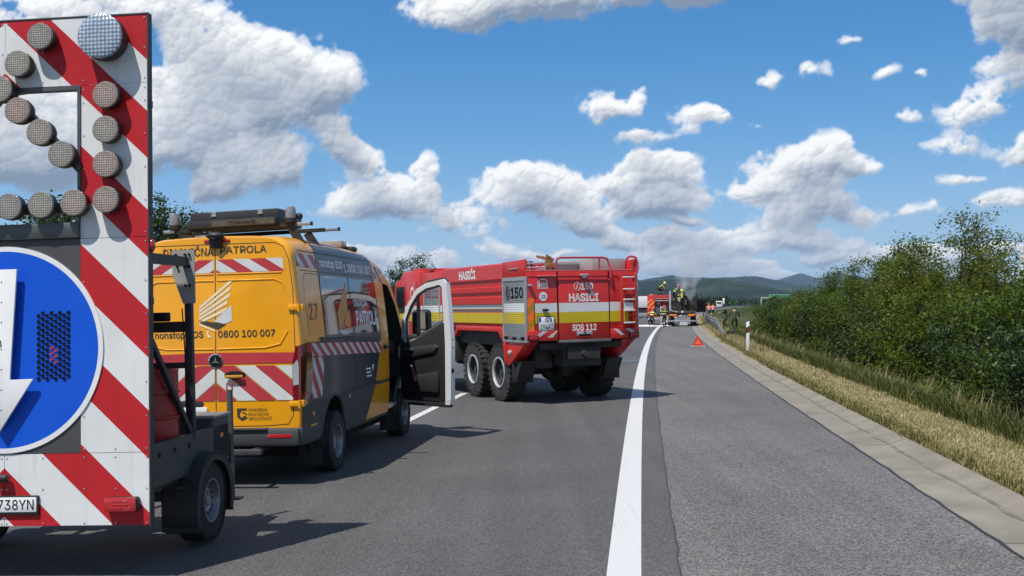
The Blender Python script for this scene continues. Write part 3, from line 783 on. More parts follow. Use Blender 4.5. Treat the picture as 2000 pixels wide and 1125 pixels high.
        gp = MB().prism([(x - .115 * s, 2.47), (x + .075 * s, 2.47), (x + .075 * s, 2.02), (x - .03 * s, 2.02), (x - .115 * s, 2.26)], 'xz', 1.145, 1.16)
        for (a, z) in ((-.08, 2.43), (.0, 2.43), (.035, 2.43), (-.07, 2.33), (0, 2.33), (.035, 2.33), (0, 2.17), (.035, 2.17)): gp.cyl((x + a * s, 1.125, z), (x + a * s, 1.146, z), .011, n=6, m=1)
        gp.build('gusset', [mat('gusset_grey', (.30, .31, .30), .55, .0, var=.2, scale=6, dirt=.2), M_ink], T)
    # deck and tool box, drawbar
    dk = MB().box(-.98, .98, .30, 1.30, .80, .90, 0, .01).box(-1.0, -.96, .28, 2.0, .60, .93).box(.96, 1.0, .28, 2.0, .60, .93)
    for y in (.45, .75, 1.05): dk.box(1.0, 1.004, y, y + .04, .82, .86, 1)
    dk.build('deck', [mat('chassis_grey', (.06, .063, .067), .55, .3, var=.2, scale=4, dirt=.25), M_ink], T)
    bx = MB().box(-.98, 1.0, 1.62, 2.02, .62, 1.00, 0, .01).box(-1.0, 1.02, 1.60, 2.04, 1.002, 1.03, 1, .008)
    bx.build('tool_box', [mat('box_dark', (.03, .031, .033), .5, var=.2, dirt=.3), mat('box_lid', (.24, .24, .23), .5, .4, var=.15, dirt=.3)], T)
    MB().box(.99, 1.003, 1.80, 1.87, .82, .86, 0, .003).build('side_reflector', M_amber, T)
    MB().cyl((.965, 2.16, .22), (.965, 2.16, 1.22), .028, n=14).tube([(.94, 2.16, 1.21), (.94, 2.16, 1.28), (.99, 2.16, 1.28), (.99, 2.16, 1.21)], .008, 6, 1).box(.89, 1.06, 2.10, 2.22, .205, .225, 0, .005).box(.92, 1.0, 2.03, 2.15, .45, .55).build('support_leg', [mat('leg_grey', (.10, .10, .10), .5, .4, var=.2), M_redlens], T)
    db = MB()
    db.beam((.5, 2.0, .52), (0, 3.7, .47), .07, .10).beam((-.5, 2.0, .52), (0, 3.7, .47), .07, .10).beam((0, 3.6, .47), (0, 4.15, .47), .07, .07).beam((-.9, .3, .62), (-.9, 2.3, .62), .08, .14).beam((.9, .3, .62), (.9, 2.3, .62), .08, .14)
    db.beam((-1.05, 1.35, .38), (1.0, 1.35, .38), .09, .09); db.build('chassis', M_frame, T)
    for s in (-1, 1):
        make_wheel(T, (s * .98, 1.36, .335), .335, .20, .185, s, holes=14)
        fd = MB(); pts = []
        for i in range(19):
            a = math.radians(-22 + i * 232 / 18); pts.append((1.36 + .44 * math.cos(a), .335 + .41 * math.sin(a) * (1.02)))
        inner = [(1.36 + (y - 1.36) * .975, .335 + (z - .335) * .975) for y, z in pts]
        fd.prism(pts + inner[::-1], 'yz', s * .82, s * 1.115)
        a = [(1.36 + .425 * math.cos(t), .335 + .40 * math.sin(t)) for t in [math.radians(-20 + i * 228 / 18) for i in range(19)]]
        b = [(1.36 + .37 * math.cos(t), .335 + .345 * math.sin(t)) for t in [math.radians(-20 + i * 228 / 18) for i in range(19)]]
        fd.prism(a + b[::-1], 'yz', s * 1.105, s * 1.116)
        fd.build('fender', M_black, T)
        MB().box(s * .80, s * 1.115, .955, .962, .14, .52).build('mud_flap', M_rubber, T)
    MB().box(.62, .80, 1.10, 1.24, 1.873, 1.95, 0, .012).tube([(.64, 1.14, 1.95), (.60, 1.12, 2.02), (.61, 1.1, 2.06), (.56, 1.1, 2.10), (.52, 1.08, 2.2)], .014, 6).build('cable_box', M_ink, T)
    # cables
    MB().tube([(.93, 1.16, 1.98), (.96, 1.13, 1.6), (.95, 1.15, 1.2), (.97, 1.12, .95)], .006, 6).build('cable', M_ink, T)
    return T
build_trailer()

def build_drum():
    x, y = -2.98, 9.06
    t = thing('steel_drum', 'dark red steel drum standing on the arrow trailer deck behind the striped board', 'drum', (x, y, Z(x, y) + .91), (0, -.018, 0))
    mb = MB(); r = .23; h = .60
    pr = [(.001, 0), (r * .97, 0), (r, .015), (r, .2), (r + .012, .21), (r + .012, .225), (r, .235), (r, .40), (r + .012, .41), (r + .012, .425), (r, .435), (r, .585), (r + .008, .60), (r - .012, .60), (r - .014, .58), (.001, .58)]
    mb.lathe(pr, (0, 0, 0), (0, 0, 1), 40); mb.cyl((.12, 0, .58), (.12, 0, .60), .03, n=12)
    mb.build('barrel', mat('drum_red', (.30, .014, .018), .4, coat=.3, var=.15, scale=4, dirt=.25), t)
build_drum()
# ---------------------------------------------------------------- the patrol van
def build_van():
    yaw = math.radians(-7.3)
    T = thing('patrol_van', 'yellow and grey motorway patrol van with its front door open', 'van', (-3.335, 12.44, Z(-3.0, 14) + .0), (0, -.018, yaw))
    M_yel = mat('van_yellow', (.80, .345, .006), .30, coat=.35, var=.05, scale=1.6, dirt=.05)
    M_ygry = mat('van_grey_wrap', (.030, .042, .060), .34, coat=.10, var=.10, scale=1.2, spec=.3)
    M_wht = mat('van_white', (.66, .68, .70), .25, coat=.6, var=.05, scale=2)
    M_rst = mat('sticker_red', (.42, .035, .045), .4, var=.06)
    M_wst = mat('sticker_white', (.58, .59, .58), .4, var=.05)
    M_dk = mat('sticker_dark', (.05, .045, .035), .4, var=.04)
    M_gold = mat('sticker_orange', (.62, .27, .02), .4, var=.05)
    M_crm = mat('sticker_cream', (.80, .66, .42), .4, var=.04)
    M_in = mat('cabin_dark', (.012, .012, .013), .8, var=.2)
    M_gap = mat('panel_gap', (.010, .009, .008), .8, var=0)
    LN, WH = 5.93, 1.02
    def prof(z): return float(np.interp(z, [.30, .42, .62, 1.0, 1.45, 1.60, 2.0, 2.4, 2.62, 2.9], [.93, .965, .99, 1.012, 1.015, 1.01, .975, .93, .90, .86]))
    def top(y): return float(np.interp(y, [0, .12, .5, 2.2, 3.6, 4.2, 4.6, 4.95, 5.35, 5.7, 5.93], [2.80, 2.83, 2.845, 2.85, 2.80, 2.70, 2.52, 2.12, 1.42, 1.25, 1.05]))
    def lean(z): return .075 * max(0, (z - .95)) / 1.85
    def W(y):
        if y < .1: return 1 - .045 * (1 - math.sqrt(max(0, 1 - (1 - y / .1) ** 2)))
        if y > 4.9: return 1 - .13 * ((y - 4.9) / 1.03) ** 2
        return 1
    RR = .26
    def sx(y, z):                                             # half width of the body at (y, z)
        zt = top(y); p = prof(z) * W(y)
        if z > zt - RR:
            t = min(1, (z - (zt - RR)) / RR); return (prof(zt - RR) * W(y) + (p - prof(zt - RR) * W(y)) * t * .3) * 1.0 - .0 if t <= 0 else max(.02, (prof(zt - RR) * W(y)) - .30 * (1 - math.sqrt(max(0, 1 - t ** 2.2))))
        return p
    def side(off, s=1):
        def fn(y, z): return (s * (sx(y, z) + off), y + lean(z) * max(0, 1 - y / 2.5), z)
        return fn
    def rear(off):
        def fn(x, z): return (x, lean(z) - off, z)
        return fn
    def wrap(off, s=1):                                      # u<0 on the rear face, u>0 on the side, round the corner
        def fn(u, z):
            X = prof(z)
            if u < -.05: x, y = X * .955 + (u + .05), 0; nx, ny = 0, -1
            elif u < .05:
                p = (u + .05) / .1 * math.pi / 2; x, y = X * (1 - .045 * (1 - math.sin(p))), .1 * (1 - math.cos(p)); nx, ny = math.sin(p), -math.cos(p)
            else: x, y = X, .1 + (u - .05); nx, ny = 1, 0
            return (s * (x + nx * off), y + ny * off + lean(z) * max(0, 1 - y / 2.5), z)
        return fn
    # ---- the shell
    ys = [0, .008, .02, .04, .07, .1, .3, .6] + list(np.arange(.75, 4.0, .15)) + list(np.arange(4.0, 5.9, .1)) + [5.93]
    NZ = 34; v = []; f = []
    for y in ys:
        zt = top(y); zb = .49 if y < 5.5 else .32
        zz = list(np.linspace(zb, zt - RR, 34)) + [zt - RR + RR * math.sin(a) for a in np.linspace(.12, math.pi / 2, 14)]
        ring = [(sx(y, z), z) for z in zz]
        k = .955 if y < .001 else 1
        full = ring + [(x * t, zt + .02 * (1 - t * t)) for x, t in ((ring[-1][0], .6), (ring[-1][0], .0))] 
        full += [(-x, z) for x, z in full[-2:-1]] + [(-x, z) for x, z in ring[::-1]]
        for x, z in full: v.append((x, y + lean(z) * max(0, 1 - y / 2.5), z))
    n = len(full)
    for j in range(len(ys) - 1):
        for i in range(n): f.append((j * n + i, (j + 1) * n + i, (j + 1) * n + (i + 1) % n, j * n + (i + 1) % n))
    f.append(tuple(range(n))); k = (len(ys) - 1) * n; f.append(tuple(range(k, k + n))[::-1])
    mb = MB(); mb.add(v, f); body = mb.build('body', [M_yel, M_in], T, angle=40)
    bm = bmesh.new(); bm.from_mesh(body.data); bmesh.ops.recalc_face_normals(bm, faces=bm.faces[:]); bm.to_mesh(body.data); bm.free()
    AX = (1.24, 4.90); cut = []
    for y in AX:                                             # wheel arches
        m = MB(); 
        pts = [(y + .47 * math.cos(a), .46 + .47 * math.sin(a)) for a in np.linspace(-.2, math.pi + .2, 22)] + [(y - .49, .1), (y + .49, .1)]
        for s in (-1, 1): m.prism(pts, 'yz', s * .62, s * 1.3)
        cut.append(m.build('c', [M_in], None, smooth=False))
    dz = [(4.06, .52), (4.72, .52), (4.93, .95), (5.00, 1.30), (4.98, 1.62), (4.72, 2.03), (4.38, 2.33), (4.06, 2.36)]
    m = MB().prism(dz, 'yz', -.84, 1.4); cut.append(m.build('c', [M_in], None, smooth=False))
    m = MB().prism([(4.3, 1.65), (5.6, 1.52), (5.4, 1.60), (4.95, 2.15), (4.70, 2.34), (4.3, 2.30)], 'yz', -.70, .74); cut.append(m.build('c', [M_in], None, smooth=False))
    apply_bool(body, cut)
    body.data.polygons.foreach_set('use_smooth', [True] * len(body.data.polygons)); body.data.set_sharp_from_angle(angle=math.radians(35))
    # ---- rear: doors, gaps, stickers
    R = rear
    def strip(mb, fn, pts, w, m=0, closed=False):
        q = pts + ([pts[0]] if closed else [])
        for i in range(len(q) - 1):
            a, b = Vector(q[i]), Vector(q[i + 1]); d = (b - a).normalized(); p = Vector((-d.y, d.x)) * w / 2; e = d * w * .3
            lay_poly(mb, fn, [tuple(a - p - e), tuple(b - p + e), tuple(b + p + e), tuple(a + p - e)], m, .2)
    mb = MB()
    strip(mb, R(.0015), [(0, .70), (0, 2.73)], .009)
    arc = [(.90, .80), (.93, 1.5), (.91, 2.2), (.865, 2.55), (.80, 2.70), (.70, 2.745)]
    out = [(-x, z) for x, z in arc] [::-1]
    out = [(-.60, .685), (-.84, .70)] + [(-x, z) for x, z in arc] + [(x, z) for x, z in arc[::-1]] + [(.84, .70), (.60, .685)]
    strip(mb, R(.0015), out, .008, 0, True)
    mb.build('door_gap', M_gap, T)
    for s in (-1, 1):                                        # pressed beads of the door skins
        mb = MB()
        for pts in ([(.02, 2.33), (.70, 2.33), (.78, 2.29), (.80, 2.20)], [(.02, 1.555), (.58, 1.56), (.76, 1.60), (.845, 1.74)], [(.02, 2.405), (.78, 2.405)]):
            mb.tube([(s * x, lean(z) - .001, z) for x, z in pts], .008, 6)
        mb.build('door_bead', M_yel, T)
    st = MB(); r3 = R(.003)
    for s in (-1, 1):                                        # band of slanted stripes under the roof
        rect = [(s * .015, 2.42), (s * .80, 2.42), (s * .80, 2.57), (s * .015, 2.57)]
        stripes(st, r3, rect, s * .62, .235, .5, 2.55 - .235 * .36, 1); stripes(st, r3, rect, s * .62, .235, .47, 2.55 - .235 * .36 + .235 * .515, 0)
        lay_poly(st, r3, [(s * .012, 1.385), (s * .915, 1.385), (s * .925, 1.50), (s * .012, 1.515)], 0)
        rect = [(s * .012, .97), (s * .90, .97), (s * .915, 1.355), (s * .012, 1.37)]
        stripes(st, R(.0025), rect, s * .82, .375, .47, 1.37 - .375, 0); stripes(st, R(.0025), rect, s * .82, .375, .47, 1.37 - .375 * .49, 1)
    st.build('stripe_sticker', [M_rst, M_wst], T)
    tx = MB(); r4 = R(.004)
    lay_text(tx, r4, 'DIAĽNIČNÁ', -.62, -.02, 2.615, 2.735, bold=.012); lay_text(tx, r4, 'PATROLA', .06, .61, 2.635, 2.718, bold=.012)
    lay_text(tx, r4, '0800 100 007', .03, .70, 1.685, 1.765, bold=.018); lay_text(tx, r4, 'nonstop SOS', -.72, -.145, 1.668, 1.765, bold=.014)
    for i, (t, z) in enumerate((('NÁRODNÁ', .85), ('DIAĽNIČNÁ', .80), ('SPOLOČNOSŤ', .75))): lay_text(tx, r4, t, .38, .38 + (.22, .24, .275)[i], z, z + (.045, .045, .045)[i], bold=0)
    lay_poly(tx, r4, [(.245, .885), (.36, .885), (.36, .862), (.30, .862), (.275, .83), (.275, .80), (.30, .78), (.325, .80), (.345, .80), (.37, .775), (.30, .745), (.245, .79)])
    lay_poly(tx, r4, [(.29, .835), (.335, .842), (.365, .815), (.35, .81), (.33, .828)])
    tx.build('lettering', M_dk, T)
    lg = MB()                                                # emblem: five slanted bars over a folded block
    for i in range(5):
        x0, z0 = -.19, 2.03 - .040 * i; x1, z1 = .195 - .012 * i - (.02 if i > 2 else 0), 2.355 - .082 * i
        lay_poly(lg, r4, [(x0, z0 - .022), (x1, z1 - .045), (x1 + .006, z1), (x0, z0 + .010)], 0)
    lay_poly(lg, r4, [(-.02, 1.87), (.19, 2.05), (.195, 1.93), (.195, 1.87), (.10, 1.84)], 1)
    lay_poly(lg, r4, [(-.19, 1.885), (.13, 1.835), (.03, 1.775), (-.19, 1.86)], 2); lay_poly(lg, r4, [(-.19, 1.85), (.01, 1.765), (-.01, 1.755), (-.19, 1.825)], 0)
    h = [(-.10, 1.765), (-.08, 1.768), (-.078, 1.745), (-.088, 1.738), (-.075, 1.712), (-.062, 1.71), (-.05, 1.694), (-.066, 1.68), (-.085, 1.69), (-.105, 1.735)]
    lay_poly(lg, R(.0045), h, 0)
    lg.build('emblem_sticker', [M_crm, M_wst, M_dk], T)
    em = MB().lathe([(.085, -.0), (.085, -.012), (.072, -.016), (.070, -.010)], (0, lean(1.42), 1.42), (0, 1, 0), 32, 0).lathe([(.0705, -.010), (.001, -.012)], (0, lean(1.42), 1.42), (0, 1, 0), 32, 1)
    for a in (90, 210, 330):
        a = math.radians(a); p = (.062 * math.cos(a), .062 * math.sin(a)); q = (-.009 * math.sin(a), .009 * math.cos(a))
        y = lean(1.42) - .0145
        em.add([(q[0], y, 1.42 + q[1]), (p[0], y, 1.42 + p[1]), (-q[0], y, 1.42 - q[1])], [(0, 1, 2)], 0)
    em.build('maker_badge', [M_chrome, M_ink], T)
    hd = MB().ball((.225, lean(1.26) + .0, 1.255), .13, 0, 12, (1, .10, .40)).box(.12, .335, -.045, -.012, 1.225, 1.262, 1, .012)
    hd.build('door_handle', [M_ink, mat('handle_yellow', (.50, .24, .02), .3, coat=.4)], T)
    pr = MB().ball((-.33, .02, .93), .20, 0, 12, (1.25, .14, .42)).build('plate_recess', M_black, T)
    MB().box(-.58, -.10, -.024, -.014, .815, .905, 0, .006).build('licence_plate', M_plate, pr)
    q = MB(); lay_text(q, lambda u, v: (u, -.0255, v), 'AA', -.36, -.12, .828, .89, bold=.0) ; 
    for zz in (.64,):
        q = MB().box(-.98, .98, -.075, .10, .46, .66, 0, .035).box(-.62, .62, -.10, -.02, .645, .668, 0, .008).box(-1.0, -.94, -.02, .62, .46, .66, 0, .02).box(.94, 1.005, -.02, .62, .46, .66, 0, .02)
        q.build('bumper', M_trim, T)
    for s in (-1, 1):
        MB().box(s * .62, s * .90, -.081, -.07, .555, .595, 0, .004).build('reflector', M_redlens, T)
        tl = MB(); poly = [(-.11, .95), (-.118, 1.10), (-.118, 1.40), (-.08, 1.565), (.06, 1.60), (.25, 1.575), (.29, 1.30), (.25, 1.02), (.10, .945)]
        lay_poly(tl, wrap(.012, s), poly, 0, .05, .02); lay_poly(tl, wrap(.015, s), [(-.112, 1.13), (-.112, 1.36), (-.06, 1.42), (-.045, 1.34), (-.045, 1.14)], 1, .05, .02); lay_poly(tl, wrap(.0145, s), [(-.02, 1.05), (-.02, 1.45), (.16, 1.5), (.18, 1.08)], 2, .05, .02)
        if s < 0: tl.f = [q[::-1] for q in tl.f]
        tl.build('tail_light', [mat('dark_red_lens', (.15, .006, .01), .1, coat=.8), mat('clear_lens', (.34, .36, .38), .12, coat=.6, var=.3, scale=60), mat('deep_red_lens', (.07, .004, .006), .1, coat=.8)], T)
        for z in (2.00, .925):
            hg = MB().box(s * .86, s * 1.005, lean(z) - .028, lean(z) + .0, z - .03, z + .035, 0, .008).box(s * .985, s * 1.03, lean(z) - .02, lean(z) + .05, z - .035, z + .04, 0, .008).cyl((s * .985, lean(z) - .03, z - .045), (s * .985, lean(z) - .03, z + .045), .016, n=12)
            hg.build('hinge', M_yel, T)
    bl = MB().box(-.13, .18, .06, .125, 2.765, 2.80, 0, .01); bl.build('brake_light', M_redlens, T)
    cm = MB().ball((.02, .04, 2.84), .085, 0, 10, (1.25, 1, .55)).box(-.05, .09, .02, .07, 2.70, 2.84, 0, .012).cyl((.02, -.035, 2.825), (.02, -.02, 2.825), .03); cm.build('rear_camera', M_black, T)
    tb = MB().box(-.05, .62, -.30, -.22, .395, .455, 0, .006).beam((.0, -.26, .42), (0, .6, .42), .07, .07).beam((0, -.25, .43), (0, -.42, .43), .05, .06).ball((0, -.42, .49), .027).beam((.5, -.26, .42), (.5, .4, .42), .05, .06); tb.build('tow_bar', M_grey_metal, T)
    # ---- right and left sides
    for s in (1, -1):
        S = lambda off: side(off, s)
        fl = (lambda mb: mb) if s > 0 else (lambda mb: setattr(mb, 'f', [q[::-1] for q in mb.f]) or mb)
        g = MB()
        grey = [(.92, 1.60), (.90, 2.3), (.84, 2.835), (3.52, 2.79), (3.56, 2.45), (3.60, 1.60)]
        lay_poly(g, S(.004), grey, 0, .05, .15)
        ga = [(1.24 + .476 * math.cos(a), .46 + .476 * math.sin(a)) for a in np.linspace(math.pi - 1.25, 1.25, 9)]
        lay_poly(g, S(.004), [(.20, .90), (.20, 1.60), (3.62, 1.60), (3.45, .92)] + ga[::-1], 0, .1, .15)
        fl(g).build('grey_wrap', M_ygry, T)
        c = MB()                                             # plastic cladding below
        lo = lambda y: .905 + .008 * y
        def arch(y0): return [(y0 + .475 * math.cos(a), .46 + .475 * math.sin(a)) for a in np.linspace(math.pi - .25, .25, 14)]
        pa = [(.06, .62), (.06, .90), (.30, .92)] + [p for p in arch(1.24) if p[1] < .90][:6]
        a1 = arch(1.24)
        poly1 = [(.03, .62), (.03, .905), (.98, .915), (.98, .905)] + [(y, z) for y, z in a1 if y < .97] [::-1] + [(.78, .50), (.70, .45), (.2, .45)]
        lay_poly(c, S(.011), poly1, 0, .1, .1)
        poly2 = [(1.50, .915), (1.50, .905)] + [(y, z) for y, z in a1 if y > 1.5] + [(1.72, .42), (4.04, .42), (4.04, .945)]
        lay_poly(c, S(.011), poly2, 0, .1, .25)
        for y0 in AX:                                        # lips of the arches
            c.tube([(s * (sx(y, max(z, .45)) - .005), y, z) for y, z in [(y0 + .475 * math.cos(a), .46 + .475 * math.sin(a)) for a in np.linspace(-.1, math.pi + .1, 20)]], .022, 8)
        fl(c).build('cladding', M_trim, T)
        y2 = MB()
        lay_poly(y2, S(.0145), [(2.75, .46), (3.2, .905), (4.03, .905), (4.03, .46)], 0, .1, .2)
        lay_poly(y2, S(.0145), [(.22, .46), (.30, .66), (.55, .66), (.45, .46)], 0, .1, .1)
        lay_poly(y2, S(.0065), [(3.25, .96), (3.48, 1.34), (4.04, 1.34), (4.04, .96)], 0, .1, .2)
        lay_poly(y2, S(.0065), [(3.48, 1.34), (3.62, 1.60), (3.60, 2.0), (3.56, 2.45), (3.52, 2.68), (4.04, 2.60), (4.04, 1.34)], 0, .1, .2)
        fl(y2).build('yellow_wrap', M_yel, T)
        w = MB()
        lay_poly(w, S(.0075), [(.93, 1.665), (.91, 2.33), (.97, 2.39), (2.12, 2.39), (2.155, 2.36), (2.155, 1.665)], 0, .12, .25)
        lay_poly(w, S(.0075), [(2.20, 1.655), (2.20, 2.385), (3.46, 2.375), (3.54, 2.30), (3.56, 1.70), (3.50, 1.65)], 0, .12, .25)
        fl(w).build('window', M_glass, T)
        st = MB()
        rect = [(.12, 2.475), (.84, 2.47), (.84, 2.62), (.12, 2.63)]; lay_poly(st, S(.005), rect, 1); stripes(st, S(.007), rect, .65, .24, .5, 2.5, 0)
        rect = [(.31, 1.44), (3.62, 1.35), (3.62, 1.50), (.31, 1.59)]; lay_poly(st, S(.0085), rect, 1, .12, .2); stripes(st, S(.0105), rect, .55, .165, .5, 2.5, 0)
        rect = [(.31, .95), (.70, .95), (.82, 1.415), (.31, 1.43)]; lay_poly(st, S(.0085), rect, 1, .1); stripes(st, S(.0105), rect, 1.1, .32, .5, 2.5, 0)
        rect = [(3.60, 2.42), (4.04, 2.36), (4.04, 2.56), (3.60, 2.60)]; lay_poly(st, S(.0065), rect, 1); stripes(st, S(.008), rect, .8, .2, .5, 2.5, 0)
        fl(st).build('stripe_sticker', [M_rst, M_wst], T)
        def L_(mb, off, t, y0, y1, z0, z1, **k):             # lettering reads front to back on the left side
            f = S(off)
            if s > 0: lay_text(mb, f, t, y0, y1, z0, z1, **k)
            else: lay_text(mb, lambda u, v: f(y0 + y1 - u, v), t, y0, y1, z0, z1, **k)
        wt = MB()
        L_(wt, .0075, 'nonstop SOS', 1.0, 2.03, 2.47, 2.60, bold=.022); L_(wt, .0075, '0800 100 007', 2.24, 3.44, 2.465, 2.58, bold=.022)
        f = S(.0075); lay_poly(wt, f, [(2.09, 2.56), (2.14, 2.57), (2.15, 2.54), (2.12, 2.53), (2.14, 2.48), (2.18, 2.49), (2.20, 2.46), (2.14, 2.45), (2.09, 2.50)], 0)
        L_(wt, .0105, 'DIAĽNIČNÁ', 2.32, 3.02, 2.01, 2.14, bold=.012); L_(wt, .0105, 'PATROLA', 2.36, 3.50, 1.75, 1.955, bold=.022)
        for i in range(3): lay_poly(wt, S(.0065), [(2.72 + .02 * i, 1.17 - .05 * i), (2.98 + .02 * i, 1.165 - .05 * i), (2.98 + .02 * i, 1.142 - .05 * i), (2.72 + .02 * i, 1.147 - .05 * i)], 0)
        lay_poly(wt, S(.0065), [(3.05, 1.19), (3.16, 1.21), (3.10, 1.10)], 0)
        fl(wt).build('lettering', mat('sticker_light', (.80, .82, .84), .4, var=.03), T)
        nt = MB(); L_(nt, .005, '27', .36, .70, 1.86, 2.05, bold=.0); fl(nt).build('unit_number', M_dk, T)
        lg = MB()
        for i in range(5): lay_poly(lg, S(.0105), [(1.50, 1.90 - .045 * i), (1.52, 1.955 - .045 * i), (2.06 - .02 * i, 2.33 - .085 * i), (2.05 - .02 * i, 2.26 - .085 * i)], 0, .2)
        lay_poly(lg, S(.0105), [(1.75, 1.79), (2.06, 1.98), (2.09, 1.80), (2.02, 1.72)], 1, .2); lay_poly(lg, S(.0105), [(1.50, 1.72), (2.0, 1.69), (1.80, 1.61), (1.52, 1.69)], 2, .2)
        fl(lg).build('emblem_sticker', [M_gold, M_gold, M_wst], T)
        gp = MB()
        strip(gp, S(.009), [(2.178, .44), (2.178, 2.78)], .010); strip(gp, S(.009), [(4.045, .44), (4.045, 2.56)], .010); strip(gp, S(.0062), [(.17, 2.66), (3.6, 2.66)], .007); strip(gp, S(.0042), [(.20, 2.43), (3.55, 2.43)], .006); strip(gp, S(.003), [(.30, 1.68), (.26, 2.30), (.36, 2.40), (.88, 2.40)], .006)
        fl(gp).build('panel_gap', M_gap, T)
        rl = MB().tube([(s * (sx(y, 1.63) + .018), y, 1.635) for y in np.linspace(.72, 2.12, 8)], .017, 6); rl.tube([(s * (sx(y, 1.61) + .012), y, 1.605) for y in np.linspace(.72, 2.12, 8)], .010, 6); rl.build('door_rail', M_grey_metal, T)
        MB().ball((s * (sx(3.78, 1.42) + .01), 3.80, 1.42), .09, 0, 10, (.12, 1, .42)).box(s * (sx(3.8, 1.42) + .02), s * (sx(3.8, 1.42) + .05), 3.72, 3.92, 1.40, 1.435, 0, .012).build('door_handle', M_black, T)
        for y in (.38, 1.90): MB().lathe([(.032, 0), (.028, .012), (.001, .013)], (s * (sx(y, .78) + .008), y, .78 if y < 1 else .86), (s, 0, 0), 14).build('side_reflector', M_amber if y < 1 else M_alu, T)
    # ---- front: glass, bonnet details, lamps
    ws = MB().add([(-.72, 4.72, 2.315), (.76, 4.72, 2.315), (.80, 5.36, 1.50), (-.80, 5.36, 1.50)], [(0, 1, 2, 3)]); 
    MB().box(-.45, .45, 5.94, 5.97, .72, 1.0, 0, .02).box(-.85, .85, 5.82, 5.98, .36, .58, 0, .04).build('front_grille', M_trim, T)
    for s in (-1, 1): MB().ball((s * .70, 5.80, .88), .15, 0, 10, (1, .6, .75)).build('headlight', mat('clear_lens', (.34, .36, .38), .12, coat=.6, var=.3, scale=60), T)
    # ---- cabin
    for s in (1, -1):
        st = MB().box(s * .22, s * .72, 4.15, 4.62, .95, 1.15, 0, .06).box(s * .24, s * .70, 3.98, 4.14, 1.10, 1.78, 0, .06).box(s * .34, s * .60, 3.98, 4.10, 1.80, 2.0, 0, .05); st.build('cabin_seat', mat('seat_fabric', (.03, .03, .034), .9, var=.2), T)
    MB().box(-.83, .90, 4.75, 5.2, 1.25, 1.5, 0, .06).build('dashboard', M_black, T)
    MB().lathe([(.185, -.012), (.20, 0), (.185, .012), (.17, 0), (.185, -.012)], (-.45, 4.72, 1.52), (0, -.75, .5), 24).cyl((-.45, 4.72, 1.52), (-.45, 4.90, 1.42), .03).build('steering_wheel', M_black, T)
    MB().box(.965, .985, 4.08, 4.75, .50, .56, 0, .01).box(.88, .96, 4.08, 4.7, .53, .56).build('door_sill', M_wht, T)
    pil = MB(); pil.tube([(.93, 4.955, .62), (.955, 5.0, 1.0), (.965, 5.03, 1.45)], .035, 8); pil.build('door_pillar', M_wht, T)
    # ---- wheels
    for y in AX:
        for s in (-1, 1):
            make_wheel(T, (s * .925, y, .365), .365, .235, .205, s, holes=10)
            MB().box(s * .76, s * .99, y - .50, y - .49, .14, .52).build('mud_flap', M_rubber, T)
    MB().box(-.85, .85, .3, 5.5, .30, .46).build('underbody', M_ink, T)
    # ---- the open front door
    hinge = Vector((1.0, 4.93, 0)); ang = math.atan2(4.10 - 4.93, 1.98 - 1.0)
    D = bpy.data.objects.new('front_door', None)
    outer = [(.02, .62), (.12, .52), (1.16, .52), (1.20, .60), (1.235, 1.45), (1.19, 2.0), (1.15, 2.34), (1.08, 2.395), (.66, 2.35), (.43, 2.27), (.20, 2.05), (.03, 1.78), (0, 1.30)]
    win = [(.13, 1.46), (.12, 1.80), (.25, 2.0), (.44, 2.185), (.66, 2.27), (.98, 2.315), (1.045, 2.28), (1.07, 1.77), (.62, 1.60), (.39, 1.51)]
    sk = MB(); sk.holed(outer, [win], 'xz', 0, .075)
    door = sk.build('front_door', [M_wht, M_yel], T)
    door.data.polygons.foreach_set('use_smooth', [True] * len(door.data.polygons)); door.data.set_sharp_from_angle(angle=math.radians(35))
    door.location = hinge; door.rotation_euler = (0, 0, ang)
    # inside of the door faces local -Y here (towards the cabin, seen by the camera)
    inn = [(.02, .66), (.10, .56), (1.07, .56), (1.095, 1.45), (1.085, 1.76), (.62, 1.585), (.39, 1.495), (.12, 1.445), (.02, 1.55)]
    tr = MB().prism(inn, 'xz', -.045, .004, 0, bev=.02)
    tr.prism([(.03, 1.28), (.12, 1.36), (.95, 1.42), (1.0, 1.38), (.9, 1.30), (.35, 1.22)], 'xz', -.085, -.02, 1, bev=.02)
    tr.prism([(.08, .70), (.10, .92), (.70, .98), (1.0, 1.02), (1.0, .70)], 'xz', -.10, -.03, 0, bev=.03)
    tr.build('door_trim', [mat('door_trim_black', (.018, .018, .02), .62, var=.2, bump=.1, bscale=200), mat('trim_grey', (.035, .036, .04), .5, var=.15)], door)
    MB().ball((.32, -.09, 1.335), .075, 0, 10, (1.5, .25, .45)).box(.24, .42, -.115, -.085, 1.325, 1.345, 1, .006).build('inner_handle', [M_black, M_grey_metal], door)
    MB().box(.14, .60, -.075, -.03, .76, .82, 0, .015).build('door_step', mat('step_light', (.33, .34, .35), .5), door)
    sl = MB(); sl.prism([(1.10, .56), (1.20, .60), (1.232, 1.45), (1.186, 2.0), (1.14, 2.30), (1.10, 2.30)], 'xz', -.004, .0, 0, bev=0); sl.box(1.212, 1.232, .01, .06, 1.36, 1.50, 1, .004).box(1.20, 1.226, .012, .05, 1.0, 1.06, 1).build('door_edge', [M_wht, M_ink], door)
    fr = MB().tube([(.14, .02, 1.48), (.135, .02, 1.79), (.26, .02, 1.985), (.45, .02, 2.165), (.66, .02, 2.25), (.975, .02, 2.295), (1.03, .02, 2.27), (1.055, .02, 1.78), (.62, .02, 1.615), (.39, .02, 1.525), (.14, .02, 1.48)], .015, 6).box(.42, .455, .0, .04, 1.53, 2.16); fr.build('window_seal', M_black, door)
